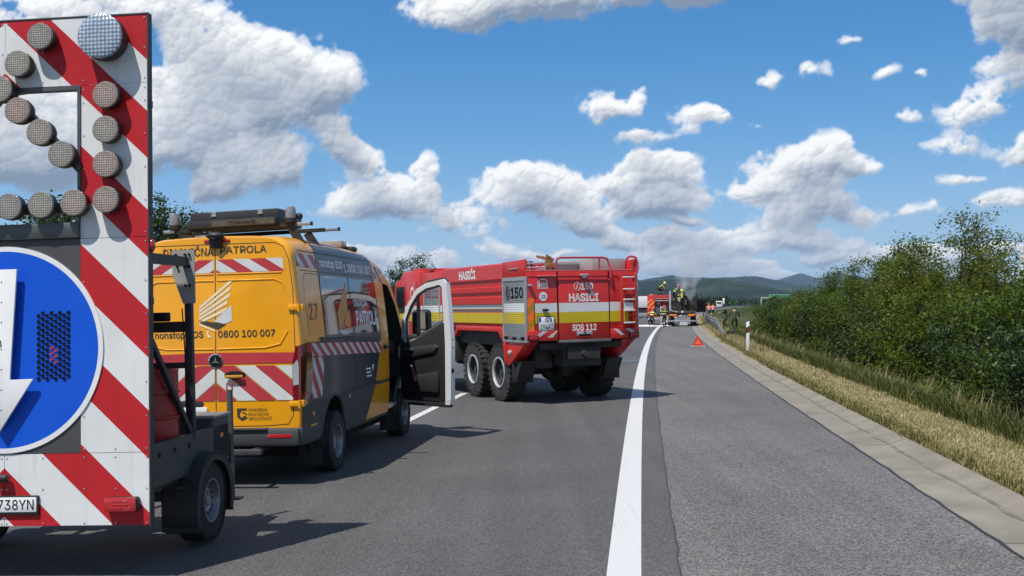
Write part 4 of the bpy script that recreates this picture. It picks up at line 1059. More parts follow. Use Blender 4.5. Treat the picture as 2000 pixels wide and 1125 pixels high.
    MB().box(.42, 1.09, .0, .076, 2.33, 2.40, 0, .01) 
    MB().tube([(.43, .045, 2.29), (.66, .045, 2.37), (1.07, .045, 2.41), (1.15, .045, 2.36)], .016, 6).box(.14, 1.17, -.02, .06, .485, .525, 0, .01).build('door_seal', M_black, door)
    bt = MB().lathe([(.001, 0), (.034, .0), (.036, .02), (.036, .15), (.018, .20), (.014, .25), (.017, .26), (.001, .262)], (.52, -.13, .86), (-.35, -.0, .9), 16, 0).lathe([(.019, .235), (.019, .268), (.001, .27)], (.52, -.13, .86), (-.35, 0, .9), 12, 1)
    bt.build('bottle', [mat('bottle_red', (.12, .012, .02), .12, coat=.6), M_plate], None)
    b = bpy.data.objects['bottle']; b.parent = None
    # mirror: housing outside the glass near the hinge, its glass looking back
    mr = MB().box(-.15, .15, .0, .17, -.24, .24, 0, .06).box(-.20, -.05, -.05, .10, -.24, -.14, 0, .03)
    mirror = mr.build('door_mirror', M_black, door); mirror.location = (.25, .20, 1.71); mirror.rotation_euler = (0, 0, -ang - .05)
    MB().box(-.115, .115, -.006, -.001, -.06, .205, 0, 0).box(-.115, .115, -.006, -.001, -.205, -.08, 0, 0).build('mirror_glass', mat('mirror_glass', (.8, .82, .85), .02, 1.0, var=0), mirror)
    # ---- roof rack, folded signal box, beacons
    rk = MB(); zr = 2.985; M_bar = M_alu
    tilt = Matrix.Translation((0, .85, zr)) @ Matrix.Rotation(-.022, 4, 'Y')
    for y, x0, x1 in ((-.05, -.94, .90), (.55, -.80, 1.06)):
        z = 0 if y < .3 else -.035
        rk.box(x0, x1, y - .025, y + .025, z - .02, z + .02, 1, .006, tilt); rk.box(x0 - .02, x0 + .001, y - .03, y + .03, z - .024, z + .024, 0, .006, tilt); rk.box(x1 - .001, x1 + .02, y - .03, y + .03, z - .024, z + .024, 0, .006, tilt)
        rk.box(x0 + .14, x1 - .16, y - .028, y + .028, z - .023, z + .023, 0, 0, tilt)
        for s in (-1, 1): rk.beam((s * .80, .85 + y, 2.72), (s * .66, .85 + y, zr + z - .01), .10, .035, 0, (0, 1, 0))
    rk.box(-.72, .72, .0, .10, -.045, -.025, 0, 0, tilt).tube([(-.5, .75, 2.96), (-.52, .7, 2.9), (-.5, .6, 2.83)], .006).tube([(-.45, .75, 2.96), (-.46, .7, 2.9), (-.44, .6, 2.83)], .006).tube([(-.74, .78, 2.97), (-.72, .72, 2.92), (-.62, .75, 2.90)], .006)
    rk.build('roof_rack', [M_black, M_bar], T)
    sb = MB().box(-.58, .52, -.10, .80, .02, .205, 0, .012, tilt).box(-.62, .50, -.14, -.09, .012, .10, 0, .006, tilt)
    for x in (-.28, .30): sb.box(x - .03, x + .03, -.112, -.098, .145, .17, 1, .003, tilt).box(x - .028, x + .028, -.112, -.098, .175, .195, 1, .003, tilt)
    q = MB(); 
    sb = sb.build('signal_box', [mat('box_black', (.022, .023, .025), .45, var=.2), M_alu], T)
    q = MB(); tf = lambda u, v: tuple(tilt @ Vector((u, -.142, v))); lay_poly(q, tf, [(-.30, .025), (.48, .025), (.48, .09), (-.30, .09)], 0); q.build('label_strip', mat('label_dark', (.075, .07, .05), .5, var=.3, scale=20), sb)
    q = MB(); tf = lambda u, v: tuple(tilt @ Vector((u, -.1435, v))); lay_text(q, tf, 'ZZB Elektronika SKS', -.10, .26, .035, .08, bold=.012); q.build('lettering', M_ink, sb)
    for x, y in ((-.80, -.05), (.655, -.05)):
        p = tilt @ Vector((x, y, .02)); bc = MB().lathe([(.065, 0), (.072, .01), (.072, .055), (.066, .06)], p, (0, 0, 1), 24); bc = bc.build('beacon', M_black, T)
        MB().lathe([(.065, .058), (.066, .10), (.060, .17), (.048, .195), (.001, .20)], p, (0, 0, 1), 24).build('lens', mat('beacon_lens', (.20, .20, .21), .18, coat=.5, var=.25, scale=50), bc)
    MB().ball(tuple(tilt @ Vector((.75, .0, .10))), .04, 0, 8).build('work_light', M_black, T)
    fb = MB().box(-.45, .60, 3.15, 3.42, 2.855, 2.955, 0, .03).box(-.55, .70, 3.40, 3.62, 2.80, 2.88, 1, .03); fb.build('roof_lightbar', [mat('bar_lens', (.28, .27, .26), .2, coat=.4, var=.3, scale=40), M_black], T)
    MB().box(-.98, -.70, .55, .62, 2.90, 2.93)
    return T, door
VAN, VDOOR = build_van()
def finish_van():
    b = bpy.data.objects['bottle']; bpy.context.view_layer.update()
    b.matrix_world = VDOOR.matrix_world.copy()
    tag(b, 'dark red drink bottle in the pocket of the open van door', 'bottle')
finish_van()
# ---------------------------------------------------------------- the big fire engine
def build_fire_engine():
    yaw = math.radians(23.5); O = (1.433, 21.9)
    T = thing('fire_engine', 'red six wheeled fire engine with a white and yellow band parked across the lane', 'fire truck', (O[0], O[1], Z(O[0], O[1]) + 0), (0, -.012, yaw))
    M_red = mat('engine_red', (.52, .018, .015), .36, coat=.22, var=.06, scale=1.2, dirt=.05)
    M_rwht = mat('band_white', (.62, .64, .65), .35, coat=.2, var=.05)
    M_ryel = mat('band_yellow', (.52, .40, .012), .35, coat=.2, var=.06)
    M_shut = mat('shutter_alu', (.33, .34, .36), .38, .55, var=.08, scale=3)
    M_edge = mat('edge_alu', (.50, .50, .52), .35, .6, var=.08)
    M_or = mat('marker_orange', (.95, .16, .02), .4, var=.05)
    M_ol = mat('marker_yellow', (.42, .22, .012), .4, var=.05)
    M_let = mat('letter_white', (.74, .76, .76), .4, var=.03)
    M_under = mat('underside_black', (.018, .018, .019), .7, var=.3, dirt=.3)
    B0, B1, HW = 1.27, 2.66, 1.25
    # ---- superstructure: pump house at the rear, tank in the middle, locker, cab
    rb = MB()
    rb.box(-HW + .02, HW - .0, .0, 1.14, B0, B1 - .02, 0, .012)
    rb.build('pump_house', M_red, T)
    rf = MB().box(-HW + .02, HW, .0, 1.14, B1 - .018, B1, 0, .004)
    rf.build('roof_edge', mat('edge_pale_red', (.55, .16, .16), .4), T)
    for s in (-1, 1):                                        # side walls: framed shutter below a tilted flap
        w = MB(); x = s * HW
        w.prism([(.02, B1 - .12), (1.14, B1 - .12), (1.14, 2.855), (.02, 2.875)], 'yz', x - s * .05, x, 0, bev=.006)
        w.box(x - s * .06, x + s * .012, .0, .05, B0 - .02, B1 - .12, 1).box(x - s * .06, x + s * .012, 1.09, 1.14, B0 - .02, B1 - .12, 1).box(x - s * .06, x + s * .012, .05, 1.09, B1 - .19, B1 - .12, 1).box(x - s * .06, x + s * .012, .05, 1.09, B0 - .02, B0 + .03, 1)
        w.box(x, x + s * .02, .35, .75, 2.70, 2.72, 1)
        w.build('side_wall', [M_red, M_edge], T)
        sh = MB()
        n = 26
        for i in range(n):
            z0 = B0 + .03 + (B1 - .19 - B0 - .03) * i / n; z1 = B0 + .03 + (B1 - .19 - B0 - .03) * (i + 1) / n
            zm = z0
            m = 0
            if 1.83 < (z0 + z1) / 2 < 2.0: m = 1
            if 1.61 < (z0 + z1) / 2 <= 1.83: m = 2
            sh.box(x - s * .03, x - s * .002, .052, 1.088, z0 + .0015, z1, m, .002)
        sh.box(x, x + s * .03, .10, .22, 1.31, 1.36, 3).box(x, x + s * .03, .50, .64, 1.31, 1.35, 3).box(x, x + s * .03, .92, 1.04, 1.31, 1.36, 3).box(x - s * .001, x + s * .012, .06, 1.08, 1.30, 1.315, 3)
        sh.build('roller_shutter', [M_shut, M_rwht, M_ryel, M_ink], T)
        f = lambda u, v, x=x, s=s: (x + s * .002, u, v)
        tx = MB(); A = (lambda y0, y1: (y0, y1))
        def lt(t, y0, y1, z0, z1, off=.002, **k):
            # on the left side the text runs from front (large y) to back
            fn = (lambda u, v: (x + s * off, y0 + y1 - u, v)) if s < 0 else (lambda u, v: (x + s * off, u, v))
            lay_text(tx, fn, t, y0, y1, z0, z1, **k)
        lt('150', .12, .72, 2.12, 2.34, .004, bold=.02)
        q = MB()
        pts = [(.88 + .085 * math.cos(a), 2.23 + .13 * math.sin(a)) for a in np.linspace(0, 2 * math.pi, 22)]
        tx.tube([(x + s * .004, y, z) for y, z in pts], .006, 4); tx.tube([(x + s * .004, .93, 2.31), (x + s * .004, .89, 2.28), (x + s * .004, .90, 2.19), (x + s * .004, .86, 2.15)], .011, 4)
        tx.build('lettering', M_ink, T)
    # ---- tank body with pressed ribs
    y0, y1 = 1.14, 4.75
    prof = [(1.19, 1.50), (1.20, 1.60), (1.255, 1.615), (1.255, 1.835), (1.20, 1.85), (1.20, 2.00), (1.235, 2.02), (1.235, 2.15), (1.21, 2.17), (1.21, 2.24), (1.245, 2.27), (1.245, 2.36), (1.215, 2.38), (1.215, 2.50), (1.25, 2.53), (1.235, 2.82), (1.19, 2.85)]
    tb = MB(); full = prof + [(-x, z) for x, z in prof[::-1]]
    n = len(full); v = [(x, y, z) for y in (y0, y1) for x, z in full]
    fs = []; ms = []
    for i in range(n):
        a, b = full[i], full[(i + 1) % n]; zm = (a[1] + b[1]) / 2
        m = 0
        if i != n - 1:
            if 1.86 < zm < 1.99: m = 1
            elif 1.61 < zm < 1.84: m = 2
        fs.append((i, n + i, n + (i + 1) % n, (i + 1) % n)); ms.append(m)
    fs += [tuple(range(n)), tuple(range(n, 2 * n))[::-1]]; ms += [0, 0]
    tb.v = v; tb.f = fs; tb.m = ms
    o = tb.build('tank_body', [M_red, M_rwht, M_ryel], T, angle=15)
    bm = bmesh.new(); bm.from_mesh(o.data); bmesh.ops.recalc_face_normals(bm, faces=bm.faces[:]); bm.to_mesh(o.data); bm.free()
    for s in (-1, 1):
        tx = MB(); fn = (lambda u, v: (s * 1.248, 7.30 - u, v)) if s < 0 else (lambda u, v: (1.248, u, v))
        lay_text(tx, (lambda u, v: (-1.252, 3.62 + 2.62 - u, v)) if s < 0 else (lambda u, v: (1.252, u, v)), 'HASIČI', 2.62, 3.62, 2.56, 2.80, bold=.028)
        tx.build('lettering', M_let, T)
        lid = MB().box(s * 1.205, s * 1.24, 1.16, 4.73, 1.885, 1.925, 0, .006).build('belt_rail', mat('belt_dark', (.20, .17, .12), .5), T)
    # ---- forward locker with its shutter
    lk = MB(); ya, yb = 4.77, 6.35
    lk.box(-HW + .01, HW - .01, ya, yb, 1.15, 2.80, 0, .015)
    lk.build('equipment_locker', M_red, T)
    for s in (-1, 1):
        x = s * (HW - .008)
        b = MB().box(x, x + s * .004, ya + .01, yb - .01, 1.85, 2.0, 0).box(x, x + s * .004, ya + .01, yb - .01, 1.615, 1.83, 1).build('band', [M_rwht, M_ryel], T)
        fr = MB()
        for (a, c, p, q) in ((4.92, 4.98, 1.2, 2.55), (6.04, 6.10, 1.2, 2.55), (4.98, 6.04, 2.49, 2.55)): fr.box(x, x + s * .022, a, c, p, q)
        for i in range(24):
            z = 1.2 + i * .0537; zz = z + .03; m = 2 if 1.83 < zz < 2.0 else 3 if 1.61 < zz <= 1.83 else 1
            fr.box(x + s * .004, x + s * .014, 4.98, 6.04, z, z + .051, m, .003)
        fr.build('roller_shutter', [M_edge, M_shut, M_rwht, M_ryel], T)
        tx = MB(); lay_text(tx, (lambda u, v: (x - .016, 4.98 + 6.02 - u, v)) if s < 0 else (lambda u, v: (x + .016, u, v)), 'SOS 112', 5.02, 5.98, 2.18, 2.38, bold=.012); tx.build('lettering', mat('letter_dark_red', (.20, .03, .04), .4), T)
    # ---- cab
    cb = MB(); cp = [(6.42, 1.0), (8.62, 1.0), (8.70, 1.75), (8.50, 2.58), (8.30, 2.66), (8.0, 2.70), (7.75, 2.88), (6.42, 2.88)]
    cb.prism(cp, 'yz', -1.24, 1.24, 0, bev=.05)
    cb = cb.build('cab', M_red, T)
    for s in (-1, 1):
        x = s * 1.243
        MB().prism([(7.62, 1.82), (8.42, 1.82), (8.30, 2.50), (7.62, 2.50)], 'yz', x - s * .01, x + s * .004).build('cab_window', M_glass, cb)
        b = MB(); b.box(x, x + s * .004, 6.46, 7.6, 1.85, 2.0, 0).box(x, x + s * .004, 6.46, 8.55, 1.615, 1.81, 1).build('band', [M_rwht, M_ryel], cb)
        g = MB()
        for y in (6.62, 7.52, 8.48): g.box(x, x + s * .003, y, y + .012, 1.1, 2.62, 0)
        g.box(x, x + s * .012, 7.2, 7.38, 1.9, 1.93, 0); g.tube([(x + s * .03, 6.75, 1.7), (x + s * .05, 6.75, 1.8), (x + s * .05, 6.75, 2.5), (x + s * .03, 6.75, 2.6)], .012, 6, 1); g.build('cab_door_gap', [M_ink, M_edge], cb)
        cr = MB().lathe([(.16, 0), (.15, .005), (.001, .006)], (x, 6.98, 2.32), (s, 0, 0), 24, 0).lathe([(.10, .0065), (.001, .007)], (x, 6.98, 2.32), (s, 0, 0), 20, 1); cr.build('crest', [M_let, M_red], cb)
        mr = MB().box(s * 1.34, s * 1.60, 8.46, 8.56, 1.95, 2.42, 0, .04).tube([(s * 1.22, 8.45, 2.55), (s * 1.45, 8.5, 2.52), (s * 1.47, 8.51, 2.4)], .018, 6).tube([(s * 1.22, 8.5, 1.8), (s * 1.45, 8.5, 1.85), (s * 1.47, 8.5, 1.95)], .018, 6); mr.build('cab_mirror', M_black, cb)
    MB().add([(-1.1, 8.715, 1.78), (1.1, 8.715, 1.78), (1.05, 8.545, 2.52), (-1.05, 8.545, 2.52)], [(0, 1, 2, 3)]).build('windscreen', M_glass, cb)
    MB().box(-1.22, 1.22, 8.55, 8.85, .62, 1.0, 0, .04).build('front_bumper', M_rwht, cb)
    MB().box(-1.1, 1.1, 6.7, 7.5, 2.88, 2.94, 0, .02).build('roof_ridge', M_red, cb)
    MB().lathe([(.12, 0), (.115, .02), (.09, .05), (.03, .25), (.02, .50)], (-.98, 6.30, 2.93), (-.1, -1, -.05), 20, 0).lathe([(.115, -.001), (.001, .10)], (-.98, 6.30, 2.93), (-.1, -1, -.05), 20, 1).build('horn', [M_alu, M_ink], T)
    # ---- rear face
    rf = lambda off: (lambda u, v: (u, -off, v))
    b = MB()
    for (a, c) in ((-1.06, -.565), (-.535, .565), (.595, .80)):
        lay_poly(b, rf(.004), [(a, 1.83), (c, 1.83), (c, 2.01), (a, 2.01)], 0); lay_poly(b, rf(.004), [(a, 1.615), (c, 1.615), (c, 1.83), (a, 1.83)], 1)
    lay_poly(b, rf(.004), [(.80, 1.615), (1.02, 1.615), (1.02, 1.83), (.80, 1.83)], 1); lay_poly(b, rf(.004), [(.80, 1.83), (1.02, 1.83), (1.02, 2.01), (.80, 2.01)], 0)
    b.build('band', [M_rwht, M_ryel], T)
    d = MB()
    d.box(-.545, .575, -.012, .001, 1.30, 2.46, 0, .004)
    d = d.build('pump_shutter', M_red, T)
    b = MB(); lay_poly(b, rf(.0145), [(-.54, 1.83), (.57, 1.83), (.57, 2.01), (-.54, 2.01)], 0); lay_poly(b, rf(.0145), [(-.54, 1.615), (.57, 1.615), (.57, 1.83), (-.54, 1.83)], 1); b.build('band', [M_rwht, M_ryel], d)
    g = MB()
    for x in (-.565, .585): g.box(x - .012, x + .012, -.006, .0, B0 + .02, B1 - .03, 0)
    g.box(-.60, .62, -.03, .0, 2.455, 2.475, 1).box(-1.18, 1.2, -.008, .0, 2.535, 2.545, 1); g.box(-.55, .58, -.016, -.010, 1.385, 1.392, 1)
    g.build('panel_joint', [M_ink, mat('joint_red', (.36, .02, .022), .4)], T)
    tx = MB(); f = rf(.016)
    lay_text(tx, f, '150', -.05, .225, 2.26, 2.405, bold=.032); lay_text(tx, f, 'HASIČI', -.32, .34, 2.03, 2.235, bold=.034); lay_text(tx, f, 'SOS 112', -.26, .28, 1.45, 1.585, bold=.028)
    pts = [(-.13 + .07 * math.cos(a), 2.33 + .08 * math.sin(a)) for a in np.linspace(0, 2 * math.pi, 20)]; tx.tube([f(*p) for p in pts], .005, 4); tx.tube([f(-.10, 2.38), f(-.135, 2.36), f(-.13, 2.31), f(-.16, 2.28)], .008, 4)
    tx.build('lettering', mat('letter_pink', (.74, .69, .67), .4), d)
    MB().box(-.17, .17, -.05, -.012, 1.36, 1.44, 0, .008).box(-.13, .13, -.056, -.045, 1.35, 1.385, 1, .004).cyl((0, -.05, 1.42), (0, -.06, 1.42), .02, n=10, m=1).build('shutter_handle', [M_edge, M_ink], d)
    # emblems, speed badge
    em = MB(); a = [(-.99, 2.30), (-.77, 2.30), (-.77, 2.42)] + [(-.88 + .11 * math.cos(t), 2.42 + .07 * math.sin(t)) for t in np.linspace(0, math.pi, 10)][1:-1] + [(-.99, 2.42)]
    lay_poly(em, rf(.004), a, 0); i = [( -.88 + (x + .88) * .87, 2.385 + (z - 2.385) * .84) for x, z in a]; lay_poly(em, rf(.005), i, 1)
    for x in (-.945, -.90, -.855, -.81): lay_poly(em, rf(.006), [(x - .013, 2.325), (x + .013, 2.325), (x + .013, 2.41), (x - .013, 2.44)], 0)
    lay_poly(em, rf(.0062), [(-.965, 2.37), (-.795, 2.37), (-.795, 2.39), (-.965, 2.39)], 0)
    em.lathe([(.088, 0), (.001, .0005)], (-.875, -.004, 2.145), (0, -1, 0), 28, 0)
    lay_text(em, rf(.0055), '100', -.935, -.815, 2.10, 2.185, m=2, bold=.02); em.build('emblem', [M_let, M_red, mat('badge_blue', (.02, .04, .16), .4)], T)
    pl = MB().box(-1.01, -.65, -.03, -.003, 1.47, 1.755, 0, .008).build('licence_plate', M_black, T)
    MB().box(-.995, -.665, -.034, -.0295, 1.485, 1.74, 0, .006).build('plate_face', M_plate, pl)
    q = MB(); f = rf(.0352); lay_text(q, f, 'NM', -.86, -.76, 1.63, 1.725, bold=.008); lay_text(q, f, '294AZ', -.965, -.69, 1.50, 1.60, bold=.008); lay_poly(q, f, [(-.745, 1.64), (-.715, 1.64), (-.715, 1.71), (-.73, 1.72), (-.745, 1.71)], 0); q.build('lettering', M_ink, pl)
    q = MB(); lay_poly(q, f, [(-.99, 1.64), (-.945, 1.64), (-.945, 1.735), (-.99, 1.735)], 0); q.build('country_band', M_eu, pl)
    MB().box(-.90, -.79, -.075, -.003, 1.86, 1.90, 0, .012).build('plate_lamp', M_ink, T)
    for s in (-1, 1):
        mk = MB(); rect = [(s * 1.09 - .07, 1.47), (s * 1.09 + .07, 1.47), (s * 1.09 + .07, 2.12), (s * 1.09 - .07, 2.12)]
        if s > 0: rect = [(1.11, 1.47), (1.20, 1.47), (1.20, 2.12), (1.11, 2.12)]
        else: rect = [(-1.22, 1.47), (-1.085, 1.47), (-1.085, 2.12), (-1.22, 2.12)]
        lay_poly(mk, rf(.02), rect, 0); stripes(mk, rf(.0215), rect, -s * -1.0, .30, .42, 1.2, 1)
        mk.build('marker_strip', [M_or, M_ol], T)
        lp = MB().box(s * 1.13, s * 1.21, -.07, -.0, 2.345, 2.385, 0, .012).build('corner_lamp', M_edge, T)
        # bevelled bumper corner with slanted reflective bars
        c = MB(); z0, z1 = B0 + .01, 1.475
        x0, x1 = (.60, 1.24) if s > 0 else (-1.24, -.585)
        c.box(x0, x1, -.035, .0, z0, z1, 0, .006)
        c.build('bumper_corner', M_red, T)
        c = MB()
        for k in ((.62, .85), (.92, 1.08)) if s > 0 else ((-1.10, -.95), (-.80, -.65)):
            u, w = k
            if s > 0: q = [(u + .02, z1 - .005), (u + .12, z1 - .005), (u + .30, z0 + .06), (u + .20, z0 + .06)]
            else: q = [(u - .02, z0 + .06), (u + .10, z0 + .06), (u + .30, z1 - .005), (u + .18, z1 - .005)]
            q = [(min(max(x, x0 + .005), x1 - .005), z) for x, z in q]
            lay_poly(c, rf(.037), q, 0)
        c.build('reflective_bar', mat('bar_grey', (.50, .51, .52), .4), T)
        l = MB().box(s * 1.00, s * 1.235, -.06, -.034, B0 + .015, B0 + .115, 0, .012).build('rear_light', M_ink, T)
        MB().box(s * 1.02, s * 1.215, -.072, -.058, B0 + .03, B0 + .10, 0, .014).build('lens', M_redlens, l)
    MB().box(-.56, .59, -.05, .1, B0 - .045, B0 + .01, 0, .006).build('tail_step', mat('step_grey', (.16, .15, .145), .6, .3, var=.2), T)
    MB().box(-.08, .08, -.12, 0, 2.535, 2.575, 0, .012).box(-.05, .05, -.10, -.02, 2.49, 2.54, 0, .012).build('scene_lamp', M_edge, T)
    MB().box(-1.01, -.60, -.06, -.0, 2.535, 2.555, 0, .006).build('gutter_strip', mat('edge_pale_red', (.55, .16, .16), .4), T)
    # ladder to the roof and its grab rails
    ld = MB()
    for x in (.81, 1.12): ld.box(x - .025, x + .025, -.14, -.09, 1.46, 2.56, 0, .008).box(x - .02, x + .02, -.10, .0, 2.50, 2.54).box(x - .02, x + .02, -.10, 0, 1.50, 1.54)
    for z in (1.585, 1.83, 2.05, 2.26, 2.50): ld.box(.835, 1.095, -.155, -.085, z - .012, z + .018, 1 if z != 1.83 else 1, .006)
    ld.box(.835, 1.095, -.15, -.09, 1.74, 1.75, 0).box(.835, 1.095, -.15, -.09, 2.17, 2.185, 0).box(.85, 1.08, -.12, -.10, 1.85, 1.99, 1, .004)
    ld.build('ladder', [M_red, M_rwht], T)
    gr = MB()
    gr.tube([(-.56, .04, 2.64), (-.56, .04, 2.82), (-.53, .04, 2.88), (-.46, .04, 2.905), (.50, .04, 2.905), (.58, .04, 2.88), (.61, .04, 2.82), (.61, -.03, 2.66), (.61, -.06, 2.50), (.58, -.02, 2.44)], .022, 8).tube([(.42, .04, 2.90), (.40, .04, 2.85), (.40, .04, 2.65)], .02, 8)
    gr.tube([(1.02, .04, 2.86), (1.06, .02, 2.91), (1.13, .0, 2.925), (1.21, -.02, 2.90), (1.235, -.03, 2.83), (1.235, -.05, 2.68), (1.21, -.06, 2.60), (1.16, -.04, 2.56)], .024, 8).box(1.13, 1.16, .0, .05, 2.66, 2.84)
    gr.build('grab_rail', mat('rail_red', (.40, .022, .028), .35, coat=.4, var=.08), T)
    # ---- roof load
    rl = MB(); rl.box(-.15, .38, .9, 1.6, 2.66, 2.84, 0, .01).box(-.13, .36, .895, .9, 2.80, 2.835, 2); rl.build('roof_locker', [mat('locker_grey', (.17, .18, .185), .5, .4, var=.1), M_ink, M_alu], T)
    MB().box(.40, 1.18, .35, 3.2, 2.66, 2.90, 0, .012).build('roof_chest', mat('chest_alu', (.36, .36, .34), .5, .3, var=.08), T)
    mo = MB().cyl((-.38, .75, 2.66), (-.38, .75, 2.80), .06, n=16).box(-.47, -.30, .66, .84, 2.74, 2.84, 0, .02).cyl((-.45, .70, 2.84), (-.28, .80, 2.90), .045, n=14).cyl((-.36, .75, 2.84), (-.36, .75, 2.97), .035, n=12, bev=.006).cyl((-.28, .8, 2.9), (-.24, 1.6, 3.0), .04, .03, n=12).box(-.44, -.40, .70, .76, 2.88, 3.0, 0, .006); mo.build('water_cannon', mat('cannon_brass', (.30, .17, .07), .4, .6, var=.2), T)
    lr = MB()
    for y in (.45, .8): lr.tube([(-1.15, y, 2.72), (-.62, y, 2.74)], .018, 6).tube([(-1.15, y, 2.80), (-.62, y, 2.82)], .018, 6)
    for x in (-1.12, -.95, -.78, -.62): lr.tube([(x, .45, 2.68), (x, .45, 2.84)], .012, 6).tube([(x, .80, 2.68), (x, .80, 2.84)], .012, 6)
    lr.box(-.92, -.82, .55, .70, 2.70, 2.86, 1, .015).box(-.62, -.50, .6, .9, 2.68, 2.76, 0, .02); lr.build('roof_rack', [M_alu, M_black], T)
    # ---- lower body: wheel arch trim, rear skirt
    for s in (-1, 1):
        x = s * HW
        a = [(1.02, .80), (1.10, .80), (1.20, 1.26), (1.45, 1.44), (3.75, 1.44), (3.95, 1.30), (4.05, 1.30), (3.85, 1.55), (1.15, 1.55), (1.02, 1.27)]
        MB().prism(a, 'yz', x - s * .10, x + s * .005, 0, bev=.01).build('arch_trim', M_red, T)
        sk = MB().prism([(.10, B0 - .02), (1.10, B0 - .02), (1.10, .80), (.95, .76), (.60, .95)], 'yz', x - s * .30, x - s * .02, 0, bev=.01)
        sk.build('rear_skirt', M_red, T)
        l = MB().lathe([(.055, 0), (.05, .03), (.02, .05), (.001, .052)], (x - s * .02, .86, 1.03), (s, -.3, 0), 16).build('fog_lamp', M_edge, T)
        MB().box(s * .78, s * 1.22, .78, .80, .42, .82, 0, .004).prism([(.50, .86), (1.0, .86), (.92, .50), (.75, .45)], 'yz', s * .80, s * 1.15).build('mud_flap', M_under, T)
        MB().prism([(4.0, .72), (6.3, .72), (6.3, 1.16), (4.0, 1.3)], 'yz', s * .9, s * 1.22, 0, bev=.02).build('side_locker', M_under, T)
    ub = MB().box(-1.10, 1.10, .25, 6.3, 1.15, 1.42).box(-.42, .42, .10, 8.4, .75, 1.1).cyl((-.55, .35, 1.06), (.55, .35, 1.06), .05).box(-.9, .9, .10, .22, 1.10, 1.22).box(-.35, .35, .0, .15, .90, 1.12).cyl((0, .05, 1.0), (0, -.10, 1.0), .06, n=12)
    ub.cyl((-.85, 1.53, .63), (.85, 1.53, .63), .11).cyl((-.85, 2.98, .63), (.85, 2.98, .63), .11).cyl((0, .8, .62), (0, 7, .62), .12).ball((0, 1.53, .63), .25, 0, 8).box(-.85, -.45, .5, 1.2, .70, 1.15, 0, .03)
    for k in range(5): ub.lathe([(.13, 0), (.15, .02), (.13, .04)], (-.28, .7 + .05 * k, .60), (.3, 1, 0), 14)
    ub.build('chassis', M_under, T)
    M_rim = mat('truck_rim', (.045, .05, .06), .45, .5, var=.2, scale=6, dirt=.2); M_rimr = mat('rim_ring', (.55, .56, .57), .4, .4, var=.15, dirt=.2)
    for y in (1.53, 2.98, 6.95):
        for s in (-1, 1):
            w = make_wheel(T, (s * 1.02, y, .60), .58, .385, .315, s, holes=8, lug=30, rim_mat=M_rim)
            rim = [c for c in bpy.data.objects if c.parent == w][0]
            MB().lathe([(.318, s * .180), (.322, s * .199), (.300, s * .203), (.282, s * .185), (.285, s * .150)], (0, 0, 0), (1, 0, 0), 40).build('rim_ring', M_rimr, w)
    return T
build_fire_engine()
# ---------------------------------------------------------------- leaves, blades, trees
def leaf_mat(name, cols, trans=.42, rough=.5):
    """cols: dark to light leaf colours, picked leaf by leaf"""
    m = bpy.data.materials.new(name); m.use_nodes = True; nt = m.node_tree; N = nt.nodes.new; L = nt.links.new
    b = nt.nodes['Principled BSDF']; out = nt.nodes['Material Output']; b.inputs['Roughness'].default_value = rough; b.inputs['Specular IOR Level'].default_value = .3
    at = N('ShaderNodeAttribute'); at.attribute_name = 'tint'
    cr = N('ShaderNodeValToRGB'); E = cr.color_ramp.elements; E[0].color = (*cols[0], 1); E[1].color = (*cols[-1], 1)
    for i, c in enumerate(cols[1:-1]): q = E.new((i + 1) / (len(cols) - 1)); q.color = (*c, 1)
    L(at.outputs['Fac'], cr.inputs[0])
    oi = N('ShaderNodeObjectInfo'); c2 = N('ShaderNodeValToRGB'); L(oi.outputs['Random'], c2.inputs[0]); F = c2.color_ramp.elements; F[0].color = (.82, .92, 1.0, 1); F[1].color = (1.12, 1.04, .80, 1); q = F.new(.5); q.color = (1.0, 1.0, .95, 1)
    hm = N('ShaderNodeVectorMath'); hm.operation = 'MULTIPLY'; L(cr.outputs[0], hm.inputs[0]); L(c2.outputs[0], hm.inputs[1]); cr = hm
    L(cr.outputs[0], b.inputs['Base Color'])
    t = N('ShaderNodeBsdfTranslucent'); vm = N('ShaderNodeVectorMath'); vm.operation = 'MULTIPLY'; vm.inputs[1].default_value = (1.25, 1.35, .6); L(cr.outputs[0], vm.inputs[0]); L(vm.outputs[0], t.inputs['Color'])
    mx = N('ShaderNodeMixShader'); mx.inputs[0].default_value = trans; L(b.outputs[0], mx.inputs[1]); L(t.outputs[0], mx.inputs[2]); L(mx.outputs[0], out.inputs['Surface'])
    return m
def quads_mesh(name, V, tint, m, nv=4):
    """V: (N, nv, 3) faces, one tint per face"""
    n = len(V); me = bpy.data.meshes.new(name)
    me.vertices.add(n * nv); me.vertices.foreach_set('co', np.ascontiguousarray(V, dtype=np.float32).ravel())
    me.loops.add(n * nv); me.loops.foreach_set('vertex_index', np.arange(n * nv, dtype=np.int32))
    me.polygons.add(n); me.polygons.foreach_set('loop_start', np.arange(0, n * nv, nv, dtype=np.int32))
    try: me.polygons.foreach_set('loop_total', np.full(n, nv, dtype=np.int32))
    except Exception: pass
    a = me.attributes.new('tint', 'FLOAT', 'FACE'); a.data.foreach_set('value', np.ascontiguousarray(tint, dtype=np.float32))
    me.materials.append(m); me.update(calc_edges=True); me.validate()
    return me
